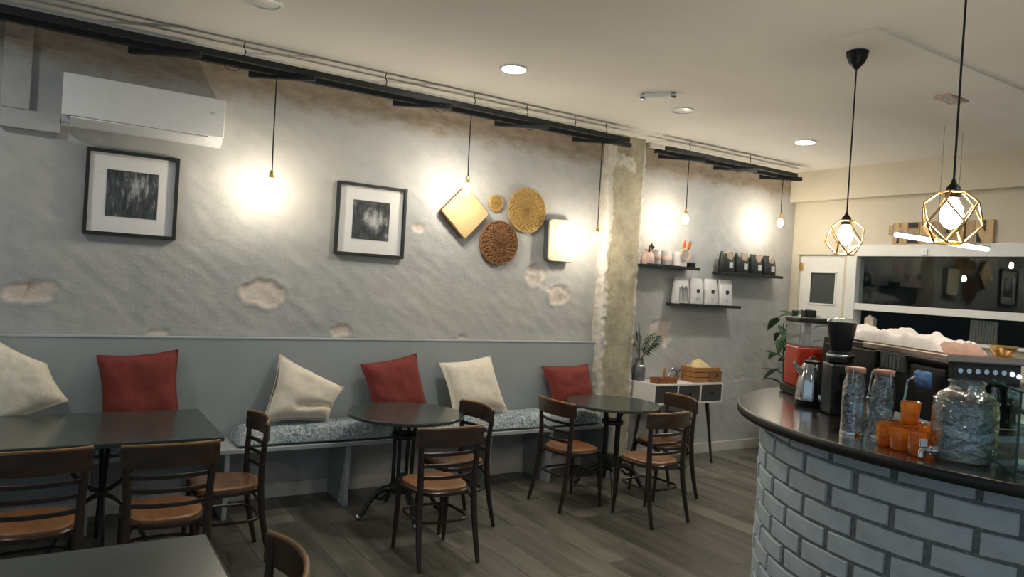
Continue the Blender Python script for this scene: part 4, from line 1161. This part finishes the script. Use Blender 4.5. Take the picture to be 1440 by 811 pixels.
# ================================================================== COUNTER
CC = Vector((4.089, 1.482, 0)); RB = 1.345; RT = 1.473; ZT = 1.15
ct = thing('bar_counter', 'curved bar counter faced with grey painted brick under a dark worktop', 'counter', CC)
a0, a1 = math.radians(78), math.radians(268)
def arc_slab(r0_, r1_, z0, z1, aa, ab, n=72, inset=0.0):
    vs = []; fs = []
    for i in range(n + 1):
        a = aa + (ab - aa) * i / n; c, s = math.cos(a), math.sin(a)
        for r_, z in ((r0_, z0), (r1_ - inset * 0.6, z0), (r1_, z0 + inset), (r1_, z1 - inset), (r1_ - inset, z1), (r0_, z1)):
            vs.append((r_ * c, r_ * s, z))
    m_ = 6
    for i in range(n):
        for k in range(m_):
            k2 = (k + 1) % m_; fs.append((i * m_ + k, i * m_ + k2, (i + 1) * m_ + k2, (i + 1) * m_ + k))
    fs.append(tuple(range(m_))); fs.append(tuple(n * m_ + k for k in range(m_)))
    return MB().add(vs, fs)
obj('worktop', arc_slab(0.30, RT - 0.012, ZT - 0.038, ZT, a0, a1, 80, 0.002), 'counter_top', ct, smooth=True, angle=30)
obj('worktop_edge', arc_slab(RT - 0.0125, RT, ZT - 0.042, ZT + 0.001, a0, a1, 80, 0.005), 'counter_edge', ct, smooth=True, angle=50)
obj('mortar_core', arc_slab(RB - 0.12, RB - 0.010, 0.0, ZT - 0.04, a0, a1, 80), 'mortar', ct, smooth=True, angle=30)
obj('underside_panel', arc_slab(0.32, RB - 0.12, 0.0, ZT - 0.04, math.radians(92), a1, 40), 'black', ct, smooth=True, angle=30)
bmeshes = []
random.seed(21)
for vkind in range(8):
    mb = MB(); hw = math.radians(11.2) / 2; h = 0.0795
    nu = 6; r_i, r_o = RB - 0.05, RB
    js = [random.uniform(-0.0025, 0.0025) for _ in range(8)]
    vs = []; fs = []
    def ring(hw_l, hw_r, zl0, zl1, r_):
        out = []
        for i in range(nu + 1):
            u = i / nu; a = -hw_l + (hw_l + hw_r) * u
            out.append((r_ * math.cos(a), r_ * math.sin(a), zl0 + js[2] * u + 0.0012 * math.sin(u * 9 + js[0] * 900)))
        for i in range(nu, -1, -1):
            u = i / nu; a = -hw_l + (hw_l + hw_r) * u
            out.append((r_ * math.cos(a), r_ * math.sin(a), zl1 + js[3] * u + 0.0012 * math.sin(u * 8 + js[1] * 900)))
        return out
    e = 0.004
    el = e / RB
    R1 = ring(hw + js[4] / RB, hw + js[5] / RB, 0, h, r_i)
    R2 = ring(hw + js[4] / RB, hw + js[5] / RB, 0, h, r_o - e + js[6])
    R3 = ring(hw - el, hw - el, e, h - e, r_o + js[6])
    n = len(R1); vs = R1 + R2 + R3
    for rr in range(2):
        for k in range(n):
            k2 = (k + 1) % n; fs.append((rr * n + k, rr * n + k2, (rr + 1) * n + k2, (rr + 1) * n + k))
    for i in range(nu):
        fs.append((2 * n + i, 2 * n + i + 1, 2 * n + n - 2 - i, 2 * n + n - 1 - i))
    me = mb.add(vs, fs).mesh('brick', True, 35); me.materials.append(MT['brick']); bmeshes.append(me)
PITCH = 0.0925
nb = 0
for row in range(13):
    zb = 1.042 - PITCH * row
    if zb < -0.03:
        break
    ph = 172.25 if row % 2 else 166.4
    k = -9
    while True:
        ang = ph + 12.55 * k + 5.6; k += 1
        if ang < 84:
            continue
        if ang > 264:
            break
        o = obj('brick', random.choice(bmeshes), None, ct, loc=(0, 0, max(zb, 0.0)), rotz=math.radians(ang + random.uniform(-0.15, 0.15))); nb += 1
        s = 1 + random.uniform(-0.0015, 0.0035); o.scale = (s, s, 1 if zb >= 0 else 0.7)

# ---------------------------------------------------------------- things on the counter
def glass_wall(prof, t_=0.004):
    """closed glass profile with an inside wall"""
    ins = [(max(0.001, r - t_), z) for r, z in prof][::-1]
    ins[-1] = (ins[-1][0], prof[0][1] + t_ * 1.5)
    return prof + ins
# juice dispenser
t = thing('juice_dispenser', 'red juice dispenser with clear upper tank at the end of the counter', 'dispenser', (3.80, 2.675, ZT + 0.002), math.radians(-32))
obj('base', MB().bbox(-0.10, 0.10, -0.14, 0.12, 0.0, 0.05, 0.012), 'black', t, smooth=True)
obj('drip_tray', MB().bbox(-0.085, 0.085, -0.20, -0.13, 0.0, 0.025, 0.006), 'black', t)
obj('juice_tank', MB().bbox(-0.088, 0.088, -0.10, 0.10, 0.05, 0.285, 0.014, 3), 'juice', t, smooth=True)
obj('clear_tank', MB().bbox(-0.088, 0.088, -0.10, 0.10, 0.285, 0.425, 0.010), 'milky', t)
obj('paddle', MB().tube([(0, 0, 0.285), (0, 0, 0.42)], 0.02, 10), 'white_plastic', t, smooth=True)
obj('lid', MB().bbox(-0.096, 0.096, -0.108, 0.108, 0.425, 0.455, 0.008), 'black', t)
obj('lid_knob', MB().bbox(-0.035, 0.035, -0.03, 0.03, 0.455, 0.50, 0.006), 'black', t)
obj('tap', MB().tube([(0, -0.10, 0.09), (0, -0.15, 0.09), (0, -0.155, 0.05)], 0.013, 8), 'black', t, smooth=True)
# kettle
t = thing('steel_kettle', 'polished steel kettle with black handle beside the black grinder', 'kettle', (3.435, 2.375, ZT), math.radians(150))
obj('power_base', MB().lathe([(0.075, 0), (0.08, 0.006), (0.08, 0.022), (0.06, 0.03)], 24), 'black', t, smooth=True)
obj('kettle_body', MB().lathe([(0.076, 0.03), (0.078, 0.05), (0.070, 0.13), (0.055, 0.20), (0.045, 0.225)], 28), 'chrome', t, smooth=True)
obj('kettle_lid', MB().lathe([(0.047, 0.223), (0.046, 0.235), (0.02, 0.245), (0.012, 0.26), (0.002, 0.262)], 20), 'black', t, smooth=True)
obj('spout', MB().tube([(0.05, 0, 0.17), (0.085, 0, 0.205), (0.098, 0, 0.225)], [0.022, 0.013, 0.010], 10), 'chrome', t, smooth=True)
obj('handle', MB().tube([(-0.045, 0, 0.215), (-0.095, 0, 0.21), (-0.115, 0, 0.15), (-0.10, 0, 0.08), (-0.075, 0, 0.06)], 0.011, 8), 'black', t, smooth=True)
# grinder
t = thing('coffee_grinder', 'black coffee grinder with smoked hopper on the curved counter', 'coffee grinder', (3.335, 2.155, ZT), math.radians(-35))
obj('grinder_body', MB().bbox(-0.058, 0.058, -0.07, 0.07, 0.0, 0.255, 0.016, 3), 'black', t, smooth=True)
obj('grinder_head', MB().lathe([(0.05, 0.255), (0.062, 0.262), (0.062, 0.30), (0.045, 0.315)], 22), 'black', t, smooth=True)
obj('hopper', MB().lathe([(0.042, 0.31), (0.05, 0.33), (0.066, 0.43), (0.068, 0.455), (0.064, 0.46)], 24), 'black', t, smooth=True)
obj('hopper_lid', MB().lathe([(0.07, 0.455), (0.071, 0.463), (0.05, 0.475), (0.012, 0.482)], 24), 'clear', t, smooth=True)
obj('portafilter_fork', MB().bbox(-0.03, 0.03, -0.135, -0.08, 0.13, 0.142, 0.003), 'chrome', t)
obj('adjust_dial', MB().lathe([(0.064, 0.283), (0.066, 0.286), (0.066, 0.296), (0.064, 0.299)], 22), 'steel', t, smooth=True)
obj('spout_funnel', MB().lathe([(0.012, 0.165), (0.024, 0.215)], 14, (0, -0.095, 0)), 'black', t, smooth=True)

# espresso machine
t = thing('espresso_machine', 'large black espresso machine with a warm metal top on the counter', 'espresso machine', (3.172, 1.566, ZT + 0.002), math.radians(-29))
# local: +y runs back along the long side, +x runs across
LW, LD, LH = 0.34, 1.02, 0.365
obj('body', MB().bbox(0.01, LW, 0.02, LD, 0.06, 0.30, 0.012), 'black', t, smooth=True)
obj('top_tray', MB().bbox(-0.01, LW + 0.01, -0.02, LD * 0.62, 0.335, LH, 0.006), 'tray_metal', t, label='warm reflective metal top')
obj('rear_cover', MB().bbox(-0.005, LW, LD * 0.62, LD + 0.02, 0.325, LH - 0.004, 0.006), 'black', t)
obj('side_panel', MB().bbox(-0.012, 0.012, LD * 0.50, LD + 0.01, 0.05, 0.33, 0.006), 'black', t)
for k in range(5):
    obj('vent_slot', MB().bbox(-0.016, -0.010, LD * 0.30 + 0.030 * k, LD * 0.30 + 0.030 * k + 0.018, 0.262, 0.318, 0.001), 'zinc', t)
obj('vent_panel', MB().bbox(-0.011, 0.012, LD * 0.27, LD * 0.46, 0.25, 0.33, 0.004), 'drawer', t)
for sx in (0.06, LW - 0.06):
    for sy in (0.08, LD - 0.08):
        obj('foot', MB().lathe([(0.02, 0), (0.026, 0.01), (0.022, 0.065)], 12, (sx, sy, 0)), 'steel', t, smooth=True)
obj('control_panel', MB().bbox(0.02, LW - 0.02, -0.012, 0.02, 0.25, 0.338, 0.005), 'black_wood', t)
for k in range(6):
    obj('button', MB().lathe([(0.011, -0.018), (0.012, -0.008)], 12, (0.05 + 0.038 * k, 0, 0.302), 'y'), 'chrome', t)
for x in (0.28, 0.31):
    obj('indicator_lamp', MB().lathe([(0.009, -0.018), (0.010, -0.008)], 10, (x, 0, 0.298 - 0.3 * (x - 0.28)), 'y'), 'indicator', t)
for x in (0.09, 0.25):
    g = obj('group_head', MB().lathe([(0.030, 0.175), (0.036, 0.19), (0.036, 0.225), (0.028, 0.25)], 18, (x, -0.06, 0)), 'chrome', t, smooth=True)
    obj('portafilter', MB().lathe([(0.02, 0.14), (0.034, 0.15), (0.034, 0.176)], 18, (x, -0.06, 0)).tube([(x, -0.09, 0.162), (x, -0.20, 0.150)], [0.010, 0.014], 8), 'black', g, smooth=True)
obj('drip_tray', MB().bbox(0.02, LW - 0.02, -0.14, 0.02, 0.03, 0.06, 0.004), 'steel', t)
for k in range(3):
    obj('steam_pipe', MB().tube([(-0.03, 0.16 + 0.14 * k, 0.25), (-0.06, 0.16 + 0.14 * k, 0.23), (-0.07, 0.17 + 0.14 * k, 0.10)], 0.006, 7), 'chrome', t, smooth=True)
Mm = Matrix.Translation((3.172, 1.566, ZT)) @ Matrix.Rotation(math.radians(-29), 4, 'Z')
def on_machine(x, y, z):
    return tuple(Mm @ Vector((x, y, z)))
# towel on the machine
def heap(nx, ny, w, l, h, seed, pw=0.5):
    vs = []; fs = []
    for s in (0, 1):
        for j in range(ny + 1):
            for i in range(nx + 1):
                u, v = i / nx, j / ny
                e = max(0, (1 - abs(2 * u - 1) ** 4) * (1 - abs(2 * v - 1) ** 6)) ** pw
                z = h * e * (0.72 + 0.45 * mnoise.noise(Vector((u * 3 + seed, v * 6, 1.0))) + 0.25 * mnoise.noise(Vector((u * 9 + seed, v * 16, 5.0)))) if s else 0.0
                vs.append((w * (u - 0.5) * (1 + 0.1 * mnoise.noise(Vector((v * 5, seed, 0)))), l * (v - 0.5), max(z, 0.003 * s)))
    A = (nx + 1) * (ny + 1)
    for j in range(ny):
        for i in range(nx):
            a = j * (nx + 1) + i
            fs.append((a, a + nx + 1, a + nx + 2, a + 1)); fs.append((A + a, A + a + 1, A + a + nx + 2, A + a + nx + 1))
    return MB().add(vs, fs)
t = thing('folded_towel', 'white and pink towel heaped on top of the espresso machine', 'towel', on_machine(0.12, 0.50, LH), math.radians(-29))
obj('towel_heap', heap(18, 40, 0.22, 0.90, 0.085, 3.3), 'towel', t, smooth=True, angle=180, loc=(0, 0, 0.003))
o = obj('towel_hem', heap(10, 10, 0.17, 0.11, 0.06, 6.1), 'towel_pink', t, smooth=True, angle=180, label='pink folded end of the towel', loc=(-0.02, -0.44, 0))
t = thing('brass_bowl', 'small brass bowl at the end of the machine top', 'bowl', on_machine(0.29, 0.06, LH))
obj('bowl', MB().lathe([(0.025, 0), (0.03, 0.004), (0.048, 0.03), (0.052, 0.045), (0.048, 0.045), (0.03, 0.012), (0.001, 0.008)], 20), 'brass', t, smooth=True)
obj('bowl_rim', MB().tube([(0.051 * math.cos(a), 0.051 * math.sin(a), 0.045) for a in np.linspace(0, 2 * PI, 21)[:-1]], 0.004, 6, closed=True), 'brass', t, smooth=True)
t = thing('blue_cloth', 'bright blue cloth hung on the side of the espresso machine', 'cloth', on_machine(-0.045, 0.07, 0.20), math.radians(-29))
cl = heap(8, 8, 0.07, 0.10, 0.03, 2.0); cl.xf(Matrix.Translation((0, 0, 0.05)) @ Matrix.Rotation(math.radians(-90), 4, 'Y'))
obj('cloth_drape', cl, 'blue_cloth', t, smooth=True, angle=180)
t = thing('milk_jug', 'steel milk jug standing beside the espresso machine', 'jug', on_machine(-0.15, 0.34, 0.0))
obj('jug_body', MB().lathe(glass_wall([(0.042, 0), (0.046, 0.01), (0.046, 0.06), (0.038, 0.10), (0.042, 0.125)], 0.002), 22), 'chrome', t, smooth=True)
obj('jug_handle', MB().tube([(-0.04, 0, 0.105), (-0.07, 0, 0.10), (-0.075, 0, 0.05), (-0.045, 0, 0.03)], 0.005, 7), 'chrome', t, smooth=True)

# clear bottles
def bottle(x, y, label, rot=0.0):
    t = thing('swing_bottle', label, 'bottle', (x, y, ZT), rot, 'clear glass bottles with dusty pink lids')
    obj('glass_body', MB().lathe(glass_wall([(0.040, 0.0), (0.046, 0.006), (0.047, 0.12), (0.046, 0.205), (0.040, 0.232), (0.036, 0.245), (0.036, 0.265)], 0.004), 26), 'ribbed', t, smooth=True)
    obj('water', MB().lathe([(0.038, 0.008), (0.0405, 0.10), (0.0405, 0.150)], 22), 'water', t, smooth=True)
    obj('lid', MB().lathe([(0.039, 0.262), (0.041, 0.266), (0.041, 0.282), (0.038, 0.286)], 24), 'dusty_pink', t, smooth=True)
    obj('wire_clip', MB().tube([(0.044, 0, 0.20), (0.05, 0, 0.25), (0.042, 0, 0.285)], 0.0025, 5).tube([(-0.044, 0, 0.20), (-0.05, 0, 0.25), (-0.042, 0, 0.285)], 0.0025, 5), 'steel', t, smooth=True)
    obj('base_ring', MB().lathe([(0.035, 0.0), (0.047, 0.001), (0.0475, 0.010), (0.046, 0.014)], 24), 'chrome', t, smooth=True)
    return t
bottle(2.898, 1.797, 'clear glass bottle with dusty pink lid next to the black grinder', 0.4)
bottle(2.950, 1.702, 'clear glass bottle with dusty pink lid next to the amber glasses', 1.1)

# amber tumblers
def tumbler_proto():
    t = thing('amber_tumbler', 'x', 'glass', group='amber glass tumblers')
    prof = [(0.026, 0.0), (0.030, 0.004), (0.033, 0.03), (0.0375, 0.088)]
    mb = MB(); seg = 30; pw = glass_wall(prof, 0.004)
    st_ = 0
    mb.lathe(pw, seg)
    vs = []
    for x, y, z in mb.v:
        a = math.atan2(y, x); r = math.hypot(x, y); k = 1 + 0.035 * math.cos(10 * a) * (1 if 0.006 < z < 0.08 else 0)
        vs.append((r * k * math.cos(a), r * k * math.sin(a), z))
    mb.v = vs
    obj('tumbler_wall', mb, 'amber', t, smooth=True, angle=60)
    obj('tumbler_rim', MB().tube([(0.0355 * math.cos(a), 0.0355 * math.sin(a), 0.088) for a in np.linspace(0, 2 * PI, 25)[:-1]], 0.0025, 6, closed=True), 'amber', t, smooth=True)
    obj('tumbler_foot', MB().lathe([(0.020, 0.0008), (0.027, 0.001), (0.029, 0.006), (0.02, 0.009)], 24), 'amber', t, smooth=True)
    return t
tp = tumbler_proto()
TL = [(2.815, 1.604, 0, 'amber tumbler at the front of the cluster, beside the clear bottles'),
      (2.897, 1.613, 0, 'amber tumbler behind the one beside the clear bottles'),
      (2.787, 1.530, 0, 'amber tumbler in the middle of the front row of the cluster'),
      (2.866, 1.538, 0, 'amber tumbler in the middle of the cluster, carrying a stacked one'),
      (2.769, 1.452, 0, 'amber tumbler at the front, just before the chrome tap of the jar'),
      (2.968, 1.565, 0, 'amber tumbler at the very back of the cluster by the machine'),
      (2.866, 1.538, 0.0935, 'amber tumbler stacked on top of the cluster'),
      (2.937, 1.487, 0, 'amber tumbler at the back of the cluster behind the big glass jar')]
tp.location = (TL[0][0], TL[0][1], ZT); tp['label'] = TL[0][3]
for x, y, z, l in TL[1:]:
    dup(tp, (x, y, ZT + z), random.uniform(0, 3), l)

# big glass jar with tap
t = thing('glass_drink_jar', 'big patterned glass drinks jar with chrome tap at the counter edge', 'drinks jar', (2.848, 1.330, ZT), math.radians(150))
prof = [(0.085, 0.0), (0.100, 0.012), (0.106, 0.05), (0.107, 0.185), (0.102, 0.225), (0.085, 0.250), (0.062, 0.262), (0.056, 0.275), (0.058, 0.292)]
mb = MB().lathe(glass_wall(prof, 0.005), 40)
obj('jar_wall', mb, 'ribbed', t, smooth=True, angle=60)
obj('jar_water', MB().lathe([(0.092, 0.012), (0.099, 0.05), (0.100, 0.150), (0.098, 0.152)], 32), 'water', t, smooth=True)
obj('jar_rim', MB().tube([(0.057 * math.cos(a), 0.057 * math.sin(a), 0.292) for a in np.linspace(0, 2 * PI, 29)[:-1]], 0.006, 8, closed=True), 'clear', t, smooth=True)
obj('jar_shoulder_ring', MB().tube([(0.103 * math.cos(a), 0.103 * math.sin(a), 0.226) for a in np.linspace(0, 2 * PI, 37)[:-1]], 0.005, 6, closed=True), 'clear', t, smooth=True)
tapo = obj('tap', MB().lathe([(0.017, 0.100), (0.017, 0.122), (0.010, 0.125), (0.010, 0.150)], 14, (0, 0, 0.035), 'x').tube([(0.145, 0, 0.040), (0.155, 0, 0.030), (0.155, 0, 0.008)], 0.011, 9), 'chrome', t, smooth=True)
obj('tap_lever', MB().bbox(0.135, 0.162, -0.006, 0.006, 0.045, 0.075, 0.003), 'chrome', tapo)

# glass display case
t = thing('glass_display_case', 'glass cake display case with sea-green edges at the counter end', 'display case', (2.775, 1.126, ZT + 0.002), math.radians(35.5))
# local +x runs inwards along the left pane, -y runs along the front
g_ = 0.006
obj('side_pane', MB().box(0, 0.40, -g_, 0, 0, 0.285), 'case', t)
obj('front_pane', MB().box(0, g_, -0.60, -g_, 0, 0.285), 'case', t)
obj('top_pane', MB().box(0, 0.40, -0.60, 0, 0.285, 0.285 + g_), 'case', t)
obj('shelf_pane', MB().box(0.02, 0.38, -0.58, -0.02, 0.14, 0.145), 'case', t)
obj('glass_edges', MB().box(-0.0015, 0.005, -0.005, 0.0015, 0, 0.291).box(0, 0.40, -0.0035, 0.0015, 0.285, 0.2915).box(0, 0.40, -0.003, 0.001, 0.0, 0.004).box(-0.001, 0.003, -0.60, 0, 0.0, 0.004).box(-0.0015, 0.003, -0.60, 0, 0.286, 0.2915), 'glass_edge', t, label='sea-green glass edges')
Mc = Matrix.Translation((2.775, 1.126, ZT)) @ Matrix.Rotation(math.radians(35.5), 4, 'Z')
for k, (zz, l1, l2) in enumerate([(0.146, 'white cake plate on the glass shelf of the display case', 'yellow pastry slice on the upper plate of the display case'), (0.002, 'white cake plate on the bottom of the display case', 'yellow pastry slice on the lower plate of the display case')]):
    p = Mc @ Vector((0.20, -0.14, zz))
    tag(obj('cake_plate', MB().lathe([(0.04, 0), (0.045, 0.004), (0.095, 0.014), (0.097, 0.018), (0.045, 0.008), (0.001, 0.008)], 28), 'white_plastic', smooth=True, loc=tuple(p)), l1, 'plate', 'plates in the display case')
    a = thing('pastry_slice', l2, 'pastry', (p.x, p.y, p.z + 0.0185), 0.8, 'pastries in the display case')
    obj('crust', MB().prism([(-0.05, -0.04), (0.05, -0.02), (0.045, 0.035), (-0.04, 0.045)], 0, 0.025), 'crate', a)
    obj('filling', MB().prism([(-0.048, -0.038), (0.048, -0.018), (0.043, 0.033), (-0.038, 0.043)], 0.025, 0.055, 0.008), 'pastry', a)
